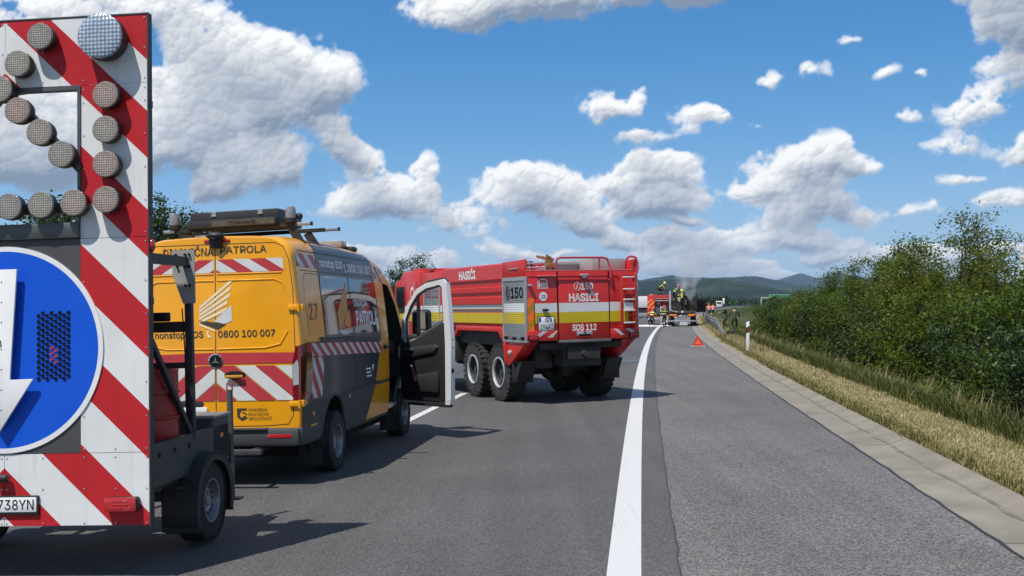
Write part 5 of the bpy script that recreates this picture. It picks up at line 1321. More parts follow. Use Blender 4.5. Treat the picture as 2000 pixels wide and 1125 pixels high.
def leaves(P, L, W, rng, up=.35, tint=None):
    """diamond leaves at points P"""
    n = len(P); d = rng.normal(size=(n, 3)); d[:, 2] = d[:, 2] * .7 - .1; d /= np.linalg.norm(d, axis=1)[:, None]
    nr = rng.normal(size=(n, 3)); nr[:, 2] = np.abs(nr[:, 2]) + up; s = np.cross(d, nr); s /= np.linalg.norm(s, axis=1)[:, None] + 1e-9
    l = L * rng.uniform(.6, 1.25, n)[:, None]; w = W * rng.uniform(.7, 1.2, n)[:, None]
    nn = np.cross(s, d)
    V = np.stack([P, P + d * l * .5 + s * w * .5 + nn * w * .15, P + d * l, P + d * l * .5 - s * w * .5 + nn * w * .15], 1)
    return V
def plant_geo(seed, h, r, stems, n_leaf, L, W, base=.12, fork=9, clump=.16, lean=0.0, airy=1.0, trunk=.05):
    """stems with forked twigs; returns wood MB, leaf quads and tints"""
    rng = np.random.default_rng(seed); wood = MB(); tips = []
    for i in range(stems):
        a = 2 * math.pi * (i + rng.uniform(-.35, .35)) / stems
        hh = h * rng.uniform(.62, 1.0) if i else h; rr = r * math.sqrt(rng.uniform(.05, 1)) * (1.15 - .55 * hh / h)
        if i == 0: rr = r * .15
        p0 = np.array([rng.normal() * .07 * r, rng.normal() * .07 * r, -.05]); end = np.array([math.cos(a) * rr + lean, math.sin(a) * rr, hh])
        mid = p0 * .45 + end * .55 + np.array([math.cos(a) * r * .18, math.sin(a) * r * .18, -.05 * h]) + rng.normal(size=3) * .05 * h
        t = np.linspace(0, 1, 9)[:, None]; pts = (1 - t) ** 2 * p0 + 2 * t * (1 - t) * mid + t * t * end + rng.normal(size=(9, 3)) * .012 * h * t
        wood.tube(pts, list(np.linspace(trunk * h * .22 + .01, .006, 9)), 6)
        for k in range(fork):
            t = base + (1 - base) * (k + rng.uniform(0, 1)) / fork; q = pts[min(8, int(t * 8))] * (1 - (t * 8) % 1) + pts[min(8, int(t * 8) + 1)] * ((t * 8) % 1)
            out = np.array([q[0] - lean * t, q[1], 0]); nrm = np.linalg.norm(out) + 1e-6
            dr = rng.normal(size=3) * .75 + out / nrm * .75; dr[2] = dr[2] * .5 + .42; dr /= np.linalg.norm(dr)
            ln = r * rng.uniform(.30, .62) * (1.12 - .62 * t)
            tw = [q, q + dr * ln * .5 + rng.normal(size=3) * .04 * r, q + dr * ln + np.array([0, 0, .10 * ln])]
            wood.tube(tw, [.010 + .002 * h, .006, .002], 4, cap=False)
            for _ in range(4):
                u = rng.uniform(.25, 1); c = tw[0] + (tw[2] - tw[0]) * u; sub = rng.normal(size=3); sub[2] = abs(sub[2]) * .6 + .1; sub /= np.linalg.norm(sub); e = c + sub * r * rng.uniform(.10, .24)
                wood.tube([c, e], [.004, .0015], 3, cap=False)
                tips.append((c, e, rng.uniform(.55, 1.3)))
    wts = np.array([t[2] for t in tips]) ** airy; wts /= wts.sum()
    idx = rng.choice(len(tips), n_leaf, p=wts); A = np.array([t[0] for t in tips])[idx]; B = np.array([t[1] for t in tips])[idx]
    P = A + (B - A) * rng.uniform(0, 1.25, n_leaf)[:, None] + rng.normal(size=(n_leaf, 3)) * clump * rng.uniform(.3, 1.2, n_leaf)[:, None] * np.array([1, 1, .8])
    P = P[P[:, 2] > .02]
    cl = rng.uniform(0, 1, len(tips))[idx][:len(P)]
    tint = np.clip(rng.normal(.45, .16, len(P)) + (cl - .5) * .38, 0, 1)
    return wood, leaves(P, L, W, rng), tint
M_bark = mat('bark', (.060, .046, .034), .9, var=.3, scale=10)
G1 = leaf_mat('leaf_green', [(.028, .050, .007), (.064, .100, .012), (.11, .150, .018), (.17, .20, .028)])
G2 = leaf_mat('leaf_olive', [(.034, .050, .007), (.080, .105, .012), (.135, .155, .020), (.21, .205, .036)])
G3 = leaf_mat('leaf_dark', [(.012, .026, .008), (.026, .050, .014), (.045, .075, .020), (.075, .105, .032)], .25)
PROTO = {}
def proto(key, *a, m=None, **k):
    w, V, t = plant_geo(*a, **k)
    me = bpy.data.meshes.new('trunk'); me.from_pydata(w.v, [], w.f); me.materials.append(M_bark); me.update(); me.polygons.foreach_set('use_smooth', [True] * len(me.polygons))
    PROTO[key] = (me, quads_mesh('crown', V, t, m))
def plant(key, name, label, x, y, s=1.0, rot=0.0, z=None, group=None, sz=1.0, cat=None):
    tr, cr = PROTO[key]
    t = thing(name, label, cat or ('tree' if 'tree' in name else 'bush'), (x, y, (Z(x, y) if z is None else z) - .03), (0, 0, rot), group); t.scale = (s, s, s * sz)
    for nm, me in (('trunk', tr), ('crown', cr)):
        o = bpy.data.objects.new(nm, me); COL.objects.link(o); o.parent = t
    return t
proto('tallA', 1, 6.0, 2.2, 15, 44000, .10, .048, m=G2, base=.10, fork=15, clump=.20)
proto('tallB', 2, 5.4, 2.0, 13, 38000, .10, .046, m=G1, base=.08, fork=13, clump=.19)
proto('midA', 3, 4.2, 2.0, 13, 32000, .095, .045, m=G1, base=.05, fork=11, clump=.20)
proto('midB', 4, 3.8, 2.1, 14, 32000, .095, .045, m=G2, base=.04, fork=10, clump=.20)
proto('lowA', 5, 2.5, 1.7, 15, 20000, .085, .042, m=G1, base=.02, fork=8, clump=.15)
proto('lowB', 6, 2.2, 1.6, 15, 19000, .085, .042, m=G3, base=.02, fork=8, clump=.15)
proto('far', 7, 8.0, 3.0, 11, 13000, .26, .13, m=G3, base=.22, fork=10, clump=.42, trunk=.06)
proto('conifer', 8, 8.0, 1.8, 9, 14000, .22, .10, m=G3, base=.08, fork=14, clump=.24)
def rx(w, y): return float(xr(y)) + w
HEDGE = [  # prototype, distance right of the edge line, y, scale, height factor, label
 ('tallA', 8.2, 29.5, 1.0, .93, 'tallest roadside tree, its feathery olive top rising highest at the right edge'),
 ('tallB', 8.7, 33.0, 1.0, .97, 'slim green tree just left of the tallest roadside tree'),
 ('tallB', 8.2, 38.5, 1.0, .90, 'green tree second in height in the roadside row'),
 ('midB', 9.6, 25.0, 1.0, 1.0, 'olive tree cut off by the right edge beside the tallest tree'),
 ('midA', 8.0, 44.0, 1.05, .97, 'rounded green tree in the middle of the roadside row'),
 ('midB', 7.9, 50.0, 1.05, .93, 'yellow green bushy tree below the far blue peaks'),
 ('midB', 7.8, 57.0, 1.0, .86, 'yellowish bush with an even round top left of the middle of the row'),
 ('midA', 7.8, 66.0, .95, .80, 'bush right of the green motorway sign'),
 ('midB', 8.2, 76.0, .9, .74, 'olive bush in front of the green motorway sign'),
 ('midA', 8.6, 88.0, .85, .70, 'small dark bush behind the two people in camouflage'),
 ('lowA', 6.9, 18.6, 1.12, 1.12, 'broad bright bush nearest the camera at the right edge'),
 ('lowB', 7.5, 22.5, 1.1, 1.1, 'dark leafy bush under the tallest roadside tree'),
 ('lowA', 6.9, 26.5, 1.05, 1.05, 'low bright bush in front of the tallest roadside tree'),
 ('lowB', 6.8, 30.5, 1.05, 1.0, 'low dark bush at the verge right of the marker post'),
 ('lowA', 6.7, 34.5, 1.05, 1.0, 'low green bush beside the marker post, second behind the verge'),
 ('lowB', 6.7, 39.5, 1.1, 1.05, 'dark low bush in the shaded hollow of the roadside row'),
 ('lowA', 6.7, 45.0, 1.1, 1.05, 'low bush behind the marker post'),
 ('lowB', 6.8, 51.5, 1.15, 1.05, 'low dark bush behind the dry grass past the marker post'),
 ('lowA', 6.9, 59.0, 1.15, 1.0, 'low bush right of the people in camouflage'),
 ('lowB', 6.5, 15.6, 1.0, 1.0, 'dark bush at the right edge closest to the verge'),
 ('midA', 10.5, 20.0, .95, .82, 'green tree behind the broad bush at the right edge'),
 ('midB', 10.8, 35.5, 1.1, 1.12, 'tree in the back row between the two tallest trees'),
 ('midA', 10.6, 46.5, 1.1, 1.08, 'tree in the back row behind the rounded green tree'),
 ('tallB', 9.5, 17.0, .9, .9, 'green tree beside the road outside the right edge'),
 ('tallA', 9.8, 12.0, .9, .9, 'olive tree beside the road well outside the right edge'),
 ('lowA', 7.6, 14.5, 1.1, 1.0, 'bush beside the verge outside the right edge'),
]
for i, (k, w, y, s, sz, lab) in enumerate(HEDGE):
    plant(k, 'roadside_tree' if k[:3] in ('tal', 'mid') else 'roadside_bush', lab, rx(w, y), y, s, i * 2.39, group='trees and bushes along the right verge', sz=sz)
BACK = [('far', -10.9, 122, .98, 'round crowned tree rising behind the cab of the big fire engine'),
        ('far', -34.1, 78, 1.22, 'dark tree seen through the opening of the arrow board, leftmost of three'), ('far', -29.6, 72, 1.16, 'dark tree seen through the opening of the arrow board, middle of three'),
        ('far', -27.4, 70, 1.14, 'dark tree seen through the opening of the arrow board, nearest its right post'), ('conifer', -20.9, 66, 1.16, 'dark pointed tree between the arrow board and the van roof'),
        ('far', -22.0, 71, 1.1, 'leafy dark tree just behind the pointed tree beside the arrow board'),
        ('far', -12.6, 118, .62, 'low tree left of the round crowned tree, behind the engine cab')]
for i, (k, x, y, s, lab) in enumerate(BACK):
    plant(k, 'broadleaf_tree' if k == 'far' else 'pointed_tree', lab, x, y, s, i * 1.7, z=Z(x, y) - .2)

# ---- grass: short dry blades on the verge, taller growth behind it, all one mass each
def smooth_noise(a, b, seed):
    g = np.random.default_rng(seed + 100).random((64, 64)); i, j = np.floor(a).astype(int), np.floor(b).astype(int); u, v = a - i, b - j
    u = u * u * (3 - 2 * u); v = v * v * (3 - 2 * v); G = lambda p, q: g[p % 64, q % 64]
    return (G(i, j) * (1 - v) + G(i, j + 1) * v) * (1 - u) + (G(i + 1, j) * (1 - v) + G(i + 1, j + 1) * v) * u
def blades(n, ya, yb, wa, wb, h0, h1, wid, seed, dens=1.0, bend=.5):
    rng = np.random.default_rng(seed)
    y = ya + (yb - ya) * rng.uniform(0, 1, n) ** dens; w = wa + (wb - wa) * rng.uniform(0, 1, n)
    # clumps: keep blades where a coarse noise is high
    cl = smooth_noise(y * 2.3, w * 2.8, seed) * .55 + smooth_noise(y * .6, w * 1.1, seed + 7) * .45
    keep = rng.uniform(0, 1, n) < .35 + .65 * cl; y, w, cl = y[keep], w[keep], cl[keep]; n = len(y)
    x = xr(y) + w; z = gz(x) + side_profile(w)
    h = (h0 + (h1 - h0) * rng.uniform(0, 1, n) ** 1.6) * (.75 + .45 * cl); a = rng.uniform(0, 2 * np.pi, n)
    d = np.stack([np.cos(a), np.sin(a), np.zeros(n)], 1); s = np.stack([-np.sin(a), np.cos(a), np.zeros(n)], 1) * (wid * rng.uniform(.6, 1.4, n) * (1 + y / 40))[:, None] / 2
    P = np.stack([x, y, z - .01], 1); up = np.zeros((n, 3)); up[:, 2] = h
    b = (bend * rng.uniform(.2, 1, n) * h)[:, None]
    V = np.stack([P - s, P + s, P + up * .6 + d * b * .56 + s * .8, P + up + d * b], 1)
    return V, w, y, cl, rng
def merge(name, parts, m):
    V = np.concatenate([p[0] for p in parts]); t = np.concatenate([p[1] for p in parts])
    o = bpy.data.objects.new(name, quads_mesh(name, V, t, m)); COL.objects.link(o); return tag(o, kind='stuff')
M_blade = leaf_mat('dry_blade', [(.030, .055, .010), (.075, .095, .020), (.19, .165, .070), (.295, .26, .165), (.42, .385, .275)], .2, .7)
def build_grass():
    V, w, y, cl, r = blades(230000, 7.0, 62, 3.54, 4.95, .02, .085, .010, 1, 1.35, .9)
    green = np.clip((4.05 - w) / .45, 0, 1) * .5 + np.clip((w - 4.55) / .4, 0, 1) * .4
    a = (V, np.clip(r.normal(.86, .13, len(w)) - green * r.uniform(.3, 1.3, len(w)) - np.clip(.42 - cl, 0, 1) * 1.3, 0, 1))
    V, w, y, cl, r = blades(26000, 7, 62, 3.40, 3.78, .02, .12, .010, 14, 1.3, 1.1)
    k = cl > .5 + (3.62 - w) * 1.2
    e = (V[k], np.clip(r.normal(.42, .2, k.sum()), 0, 1))
    V, w, y, cl, r = blades(26000, 40, 150, 3.6, 8.5, .05, .30, .014, 4, 1.2)
    b = (V, np.clip(r.normal(.62, .16, len(w)), 0, 1))
    merge('verge_grass', [a, e, b], M_blade)
    V, w, y, cl, r = blades(150000, 8, 66, 4.7, 7.4, .08, .36, .010, 2, 1.3, .9)
    c = (V, np.clip(r.normal(.20, .13, len(w)) + np.clip(cl - .62, 0, 1) * .9, 0, 1))
    V, w, y, cl, r = blades(6000, 10, 60, 5.0, 6.6, .30, .62, .008, 3, 1.3, .6)
    d = (V, np.clip(r.normal(.62, .14, len(w)), 0, 1))
    merge('tall_grass', [c, d], M_blade)
    rng = np.random.default_rng(9); n = 85000
    y = 9 + 80 * rng.uniform(0, 1, n) ** 1.2; w = rng.uniform(5.1, 12.5, n); x = xr(y) + w
    cl = smooth_noise(y * .9, w * 1.2, 5)
    P = np.stack([x, y, gz(x) + side_profile(w) + rng.uniform(0, 1, n) ** 1.4 * (.25 + .75 * cl) * np.clip((w - 4.6) / 1.6, .25, 1)], 1)
    o = bpy.data.objects.new('undergrowth', quads_mesh('undergrowth', leaves(P, .13, .06, rng), np.clip(rng.normal(.4, .18, n) + (cl - .5) * .3, 0, 1), G1)); COL.objects.link(o); tag(o, kind='stuff')
build_grass()
# ---------------------------------------------------------------- hills and the far wood
def forest_mat(name, c1, c2, c3, sc):
    m = ground_mat(name, c1, c2, c3, sc); return m
def ridge(name, dist, depth, pts, m, seed, base=-6.0):
    """a hill range: crest heights given as (direction in photo pixels, crest row), real distance and depth"""
    rng = np.random.default_rng(seed); us = np.arange(pts[0][0], pts[-1][0] + 1, 5.0)
    ys = np.interp(us, [p[0] for p in pts], [p[1] for p in pts])
    k = np.ones(3) / 3; ys = np.convolve(np.pad(ys, 1, 'edge'), k, 'valid') + np.convolve(rng.normal(0, .8, len(us) + 4), np.ones(5) / 5, 'valid')
    prof = [(-1.0, 0), (-.8, .13), (-.6, .32), (-.4, .56), (-.2, .82), (-.08, .95), (0, 1), (.15, .93), (.5, .5), (1, 0)]
    v = []
    for t, hfrac in prof:
        for i, (u, yy) in enumerate(zip(us, ys)):
            az = math.atan((u - 1000) / 2150); el = (600 - .01 * (u - 1000) - yy) / 2150 * math.cos(az)
            h = CAM_H + el * dist - base; wob = rng.normal(0, .02) * h if 0 < hfrac < 1 else 0
            d = dist + depth * t + 60 * math.sin(u * .021 + t * 3)
            v.append((math.sin(az) * d, math.cos(az) * d, base + max(0, h * hfrac + wob)))
    n = len(us); f = [(j * n + i, j * n + i + 1, (j + 1) * n + i + 1, (j + 1) * n + i) for j in range(len(prof) - 1) for i in range(n - 1)]
    mb = MB(); mb.add(v, f); return tag(mb.build(name, m, angle=60), kind='structure')
M_f1 = forest_mat('hill_forest', (.004, .010, .005), (.009, .018, .008), (.042, .056, .020), .010)
ridge('hills', 2600, 900, [(-2500, 575), (-900, 566), (200, 560), (700, 566), (1000, 562), (1150, 556), (1250, 549), (1290, 546), (1350, 545), (1400, 546), (1440, 550), (1480, 557), (1540, 568), (1600, 579), (1700, 586), (2300, 580), (4600, 575)], M_f1, 1)
ridge('hills', 5200, 1500, [(-2500, 560), (-600, 552), (400, 565), (1000, 560), (1200, 554), (1270, 543), (1310, 537), (1350, 542), (1420, 543), (1475, 540), (1520, 547), (1560, 556), (1640, 566), (2400, 560), (4600, 560)], M_f1, 2)
ridge('hills', 8600, 2200, [(-2500, 570), (900, 570), (1420, 566), (1500, 553), (1535, 541), (1565, 533), (1588, 540), (1606, 542), (1628, 532), (1665, 538), (1720, 548), (1800, 544), (2000, 552), (2600, 545), (4600, 560)], M_f1, 3)
def far_wood():
    """the wood at the foot of the hills: one mass of crowns"""
    rng = np.random.default_rng(21); V = []; T = []
    for k in range(760):
        d = rng.uniform(330, 1150); u = rng.uniform(1170, 1640) if k < 560 else rng.uniform(-1500, 1250)
        az = math.atan((u - 1000) / 2150)
        x, y = math.sin(az) * d, math.cos(az) * d
        w = x - float(xr(y))
        if -14 < w < 9: continue
        h = rng.uniform(4, 6.5) * (1 + d / 2600); r = h * rng.uniform(.28, .42); z0 = float(gz(x)) - 3.2
        if k >= 560: h *= .8
        n = 170
        q = rng.normal(size=(n, 3)); q /= np.linalg.norm(q, axis=1)[:, None]; q *= rng.uniform(.6, 1.08, n)[:, None] ** .5
        P = np.array([x, y, z0 + h * .55]) + q * np.array([r, r, h * .48])
        V.append(leaves(P, h * .17, h * .11, rng)); T.append(np.clip(rng.normal(.45, .2, n) + rng.normal(0, .15), 0, 1))
    o = bpy.data.objects.new('far_wood', quads_mesh('far_wood', np.concatenate(V), np.concatenate(T), G3)); COL.objects.link(o); tag(o, kind='stuff')
far_wood()
# ---------------------------------------------------------------- people
def ik(a, b, l1, l2, pole):
    a, b, pole = Vector(a), Vector(b), Vector(pole); d = b - a; L = min(d.length, (l1 + l2) * .999); u = d.normalized()
    b = a + u * L; x = (l1 * l1 - l2 * l2 + L * L) / (2 * L); h = math.sqrt(max(0, l1 * l1 - x * x))
    p = pole - u * pole.dot(u); p = p.normalized() if p.length > 1e-5 else u.orthogonal().normalized()
    return a + u * x + p * h, b
def person(label, loc, rz, outfit, bend=0.0, crouch=0.0, hands=((-.30, .12, -.50), (.30, .12, -.50)), feet=((-.11, 0), (.11, 0)), head=(0, 0), helmet=None, pack=None, hair=None, group=None, size=1.0, reach_abs=False):
    """x right, y the way the person faces; bend leans the trunk forward from the hips; hands are given from the shoulders"""
    t = thing('person', label, 'person', loc, (0, 0, rz), group); t.scale = (size,) * 3
    hz = .93 - crouch; R = Matrix.Rotation(-bend, 3, 'X'); P0 = Vector((0, -.10 * math.sin(bend), hz))
    up = lambda x, y, z: P0 + R @ Vector((x, y, z))
    J = []; E = []; Rr = []; reg = []
    def node(p, r, par, g):
        J.append(tuple(p)); Rr.append(r if isinstance(r, tuple) else (r, r)); reg.append(g)
        if par is not None: E.append((par, len(J) - 1))
        return len(J) - 1
    pel = node(P0, (.15, .115), None, 'leg'); sp = node(up(0, .0, .20), (.145, .11), pel, 'top'); ch = node(up(0, .0, .42), (.175, .125), sp, 'top'); nk = node(up(0, .005, .56), .062, ch, 'skin')
    hd = Matrix.Rotation(-bend * .55 + head[0], 3, 'X') @ Matrix.Rotation(head[1], 3, 'Z'); hb = up(0, .01, .60)
    h1 = node(hb + hd @ Vector((0, .02, .06)), (.078, .085), nk, 'skin'); h2 = node(hb + hd @ Vector((0, .015, .14)), (.082, .098), h1, 'skin'); node(hb + hd @ Vector((0, .0, .21)), (.06, .07), h2, 'hair')
    node(hb + hd @ Vector((0, .115, .085)), .014, h1, 'skin')
    for s, (hx, hy, hzz) in zip((-1, 1), hands):
        sh = up(s * .19, 0, .47); a = node(sh, .078, ch, 'top'); tgt = sh + Vector((hx, hy, hzz))
        el, wr = ik(sh, tgt, .29, .26, (s * .6, -.8, -.2)); e = node(el, .055, a, 'top'); m = node((el + wr) / 2, .047, e, 'top'); w = node(wr, .034, m, 'glove')
        d = (wr - el).normalized(); pm = node(wr + d * .07, (.040, .020), w, 'glove'); side = d.cross(Vector((0, 1, 0))); side = side.normalized() if side.length > .1 else Vector((1, 0, 0)); cur = d.cross(side)
        for k, ln in enumerate((.066, .078, .072, .056)):
            b = wr + d * .085 + side * (k - 1.5) * .020; f1 = node(b + d * ln * .5 + cur * .008, .0095, pm, 'glove'); node(b + d * ln * .85 + cur * .03, .008, f1, 'glove')
        th = node(wr + d * .05 - side * .045, .011, w, 'glove'); node(wr + d * .09 - side * .06 + cur * .012, .009, th, 'glove')
    for s, (fx, fy) in zip((-1, 1), feet):
        hp = P0 + Vector((s * .095, 0, -.04)); a = node(hp, .098, pel, 'leg'); kn, an = ik(hp, (fx, fy, .09), .43, .43, (s * .1, 1, 0))
        m0 = node((hp + kn) / 2, .085, a, 'leg'); k = node(kn, .065, m0, 'leg'); m = node((kn + an) / 2 - Vector((0, .015, 0)), .060, k, 'leg'); n = node(an, .050, m, 'boot'); h = node(an + Vector((0, -.02, -.045)), (.045, .042), n, 'boot'); node(an + Vector((0, .16, -.055)), (.046, .034), h, 'boot')
    me = bpy.data.meshes.new('body'); me.from_pydata(J, E, []); o = bpy.data.objects.new('body', me); COL.objects.link(o)
    md = o.modifiers.new('s', 'SKIN'); md.use_smooth_shade = True
    for i, r in enumerate(Rr): me.skin_vertices[0].data[i].radius = r
    me.skin_vertices[0].data[0].use_root = True
    sd = o.modifiers.new('d', 'SUBSURF'); sd.levels = 2; sd.render_levels = 2
    dg = bpy.context.evaluated_depsgraph_get(); nm = bpy.data.meshes.new_from_object(o.evaluated_get(dg)); o.modifiers.clear(); o.data = nm; o.parent = t
    keys = ['top', 'leg', 'skin', 'hair', 'glove', 'boot', 'band']; nm.materials.clear()
    for k in keys: nm.materials.append(outfit.get(k) or outfit['top'])
    seg = [(Vector(J[a]), Vector(J[b]), reg[b] if reg[b] != 'skin' or reg[a] == 'skin' else 'skin') for a, b in E]
    idx = []
    for p in nm.polygons:
        c = p.center; best = 9; g = 'top'; tt = 0
        for a, b, r in seg:
            d = b - a; q = max(0, min(1, (c - a).dot(d) / max(1e-9, d.length_squared))); l = (a + d * q - c).length
            if l < best: best = l; g = r; tt = q
        if outfit.get('band') and g == 'top':
            zz = (R.transposed() @ (c - P0)).z
            if abs(zz - .16) < .045 or abs(zz - .38) < .04: g = 'band'
        if outfit.get('band') and g == 'leg' and abs(c.z - .26) < .05: g = 'band'
        idx.append(keys.index(g))
    nm.polygons.foreach_set('material_index', idx); nm.polygons.foreach_set('use_smooth', [True] * len(nm.polygons)); nm.update()
    T3 = Matrix.Translation(hb + hd @ Vector((0, .0, .13))) @ hd.to_4x4()
    for s in (-1, 1): pass
    if helmet:
        mb = MB(); mb.lathe([(.150, -.02), (.138, .0), (.132, .05), (.105, .105), (.06, .135), (.001, .145)], (0, 0, 0), (0, 0, 1), 20, 0, T3); mb.box(-.015, .015, -.13, .11, .12, .155, 0, .01, T3)
        mb.box(-.09, .09, .10, .145, -.045, .01, 1, .02, T3); mb.build('helmet', [helmet, M_glass], t)
    elif hair:
        MB().lathe([(.108, -.03), (.112, .02), (.09, .075), (.05, .10), (.001, .108)], (0, -.012, 0), (0, 0, 1), 18, 0, T3).build('hair' if hair is not CAP else 'cap', hair, t)
    if pack:
        T4 = Matrix.Translation(P0) @ R.to_4x4(); MB().cyl((-.05, -.21, .10), (-.05, -.21, .55), .08, n=16, bev=.03, T=T4).box(-.15, .12, -.15, -.10, .08, .52, 1, .03, T4).cyl((-.05, -.21, .05), (-.05, -.21, .10), .03, n=10, T=T4).build('air_cylinder', [pack, M_black], t)
    return t
M_fd = mat('bunker_cloth', (.014, .016, .024), .85, var=.2); M_hv = mat('band_lime', (.55, .60, .10), .45, var=.05); M_skin = mat('skin', (.42, .23, .16), .55, var=.05)
M_hl = mat('helmet_lime', (.58, .68, .05), .3, coat=.4); M_hr = mat('helmet_red', (.45, .04, .05), .3, coat=.4); M_orv = mat('vest_orange', (.85, .14, .025), .6, var=.08); M_pnt = mat('dark_trousers', (.03, .033, .045), .85, var=.2)
M_hairb = mat('brown_hair', (.03, .018, .010), .7); M_ylw = mat('tank_yellow', (.62, .52, .04), .35, coat=.3); M_boot = mat('boot_black', (.012, .012, .012), .5)
def camo_mat():
    m = bpy.data.materials.new('camouflage'); m.use_nodes = True; nt = m.node_tree; b = nt.nodes['Principled BSDF']; b.inputs['Roughness'].default_value = .9
    tc = nt.nodes.new('ShaderNodeTexCoord'); n = nt.nodes.new('ShaderNodeTexNoise'); n.inputs['Scale'].default_value = 9; n.inputs['Detail'].default_value = 3; cr = nt.nodes.new('ShaderNodeValToRGB'); cr.color_ramp.interpolation = 'CONSTANT'
    nt.links.new(tc.outputs['Object'], n.inputs[0]); nt.links.new(n.outputs[0], cr.inputs[0]); E = cr.color_ramp.elements; E[0].color = (.028, .026, .016, 1); E[1].position = .62; E[1].color = (.10, .085, .055, 1); q = E.new(.45); q.color = (.050, .055, .026, 1); q = E.new(.54); q.color = (.022, .016, .011, 1)
    nt.links.new(cr.outputs[0], b.inputs['Base Color']); return m
M_camo = camo_mat(); CAP = mat('camo_cap', (.07, .068, .042), .9, var=.3, scale=30)
FIRE = dict(top=M_fd, leg=M_fd, skin=M_skin, hair=M_hairb, glove=M_black, boot=M_boot, band=M_hv)
VEST = dict(top=M_orv, leg=M_pnt, skin=M_skin, hair=M_hairb, glove=M_skin, boot=M_boot, band=mat('band_silver', (.6, .6, .6), .4))
CAMO = dict(top=M_camo, leg=M_camo, skin=M_skin, hair=M_hairb, glove=M_skin, boot=M_boot)
YAW = lambda y: -math.atan(.1125 + .00048 * y)               # heading of the road at distance y
def gl(px, y): return (px - 1000) / 2150 * y                  # sideways distance of something seen at photo column px, y metres away
def lift(px, y, dz=0.0): x = gl(px, y); return (x, y, Z(x, y) + dz)

# ---------------------------------------------------------------- the accident in the distance
def build_second_engine():
    y = 99; x = gl(1288, y); T = thing('rescue_engine', 'smaller red fire engine with orange chevrons and an open rear, farther down the road', 'fire truck', (x, y, Z(x, y)), (0, 0, YAW(y)))
    R_ = mat('engine_orange_red', (.46, .024, .014), .4, coat=.2, var=.08)
    b = MB().box(-1.1, -.45, 0, 3.9, .75, 2.70, 0, .03).box(.98, 1.1, 0, 3.9, .75, 2.70, 0, .02).box(-.46, 1.0, .55, 3.9, .75, 2.70, 0).box(-.46, 1.0, .0, .56, 2.38, 2.70, 0, .02).box(-.46, 1.0, 0, .56, .72, .80, 0); b.build('body', R_, T)
    q = MB(); f = lambda u, v: (u, -.004, v); rect = [(-1.08, 1.45), (-.47, 1.45), (-.47, 2.35), (-1.08, 2.35)]; stripes(q, f, rect, -1.0, .46, .5, .2, 0, .4); rect = [(-1.08, .82), (-.47, .82), (-.47, 1.2), (-1.08, 1.2)]; stripes(q, f, rect, -1.0, .46, .5, .2, 0, .4); q.build('chevron', mat('chevron_orange', (.85, .20, .03), .4), T)
    MB().box(-.44, .97, .10, .5, .82, 1.7, 0, .02).box(-.3, .3, .02, .12, 1.0, 1.5, 1, .02).cyl((.6, .0, 1.3), (.6, .1, 1.3), .16, n=16, m=1).cyl((-.1, .0, 1.95), (-.1, .1, 1.95), .14, n=16, m=1).build('pump_bay', [M_black, M_grey_metal], T)
    MB().box(-.44, .97, -.05, .02, 2.36, 2.42).tube([(-.42, -.02, 2.20), (.95, -.02, 2.20)], .03, 6).build('shutter_roll', M_alu, T)
    MB().box(-.9, -.55, .1, .5, 2.70, 2.80, 0, .02).build('beacon_bar', M_amber, T)
    c = MB().box(-1.1, 1.1, 3.95, 5.9, .7, 2.62, 0, .12); c.build('cab', R_, T); MB().box(-1.0, 1.0, 5.88, 5.93, 1.6, 2.4).build('windscreen', M_glass, T)
    MB().box(-1.05, 1.05, -.12, .05, .50, .70, 0, .02).box(-.4, .4, .1, 5.6, .45, .7).build('bumper', M_rubber if False else M_alu, T)
    for s in (-1, 1):
        MB().box(s * .85, s * 1.07, -.03, 0, .84, 1.05, 0, .02).build('rear_light', M_redlens, T)
        for yy in (1.1, 4.8): make_wheel(T, (s * .93, yy, .46), .46, .28, .26, s, holes=8)
    return T
def build_hose_ladder():
    y = 97.2; x = gl(1294.5, y); t = thing('leaning_ladder', 'short pale ladder standing at the open rear of the smaller red fire engine', 'ladder', (x, y, Z(x, y)), (math.radians(-8), 0, YAW(y)))
    for s in (-1, 1): MB().box(s * .22 - .025, s * .22 + .025, -.03, .03, 0, 1.75, 0, .006).build('rail', M_alu, t)
    for k in range(6): MB().cyl((-.2, 0, .2 + .28 * k), (.2, 0, .2 + .28 * k), .018, n=8).build('rung', M_alu, t)
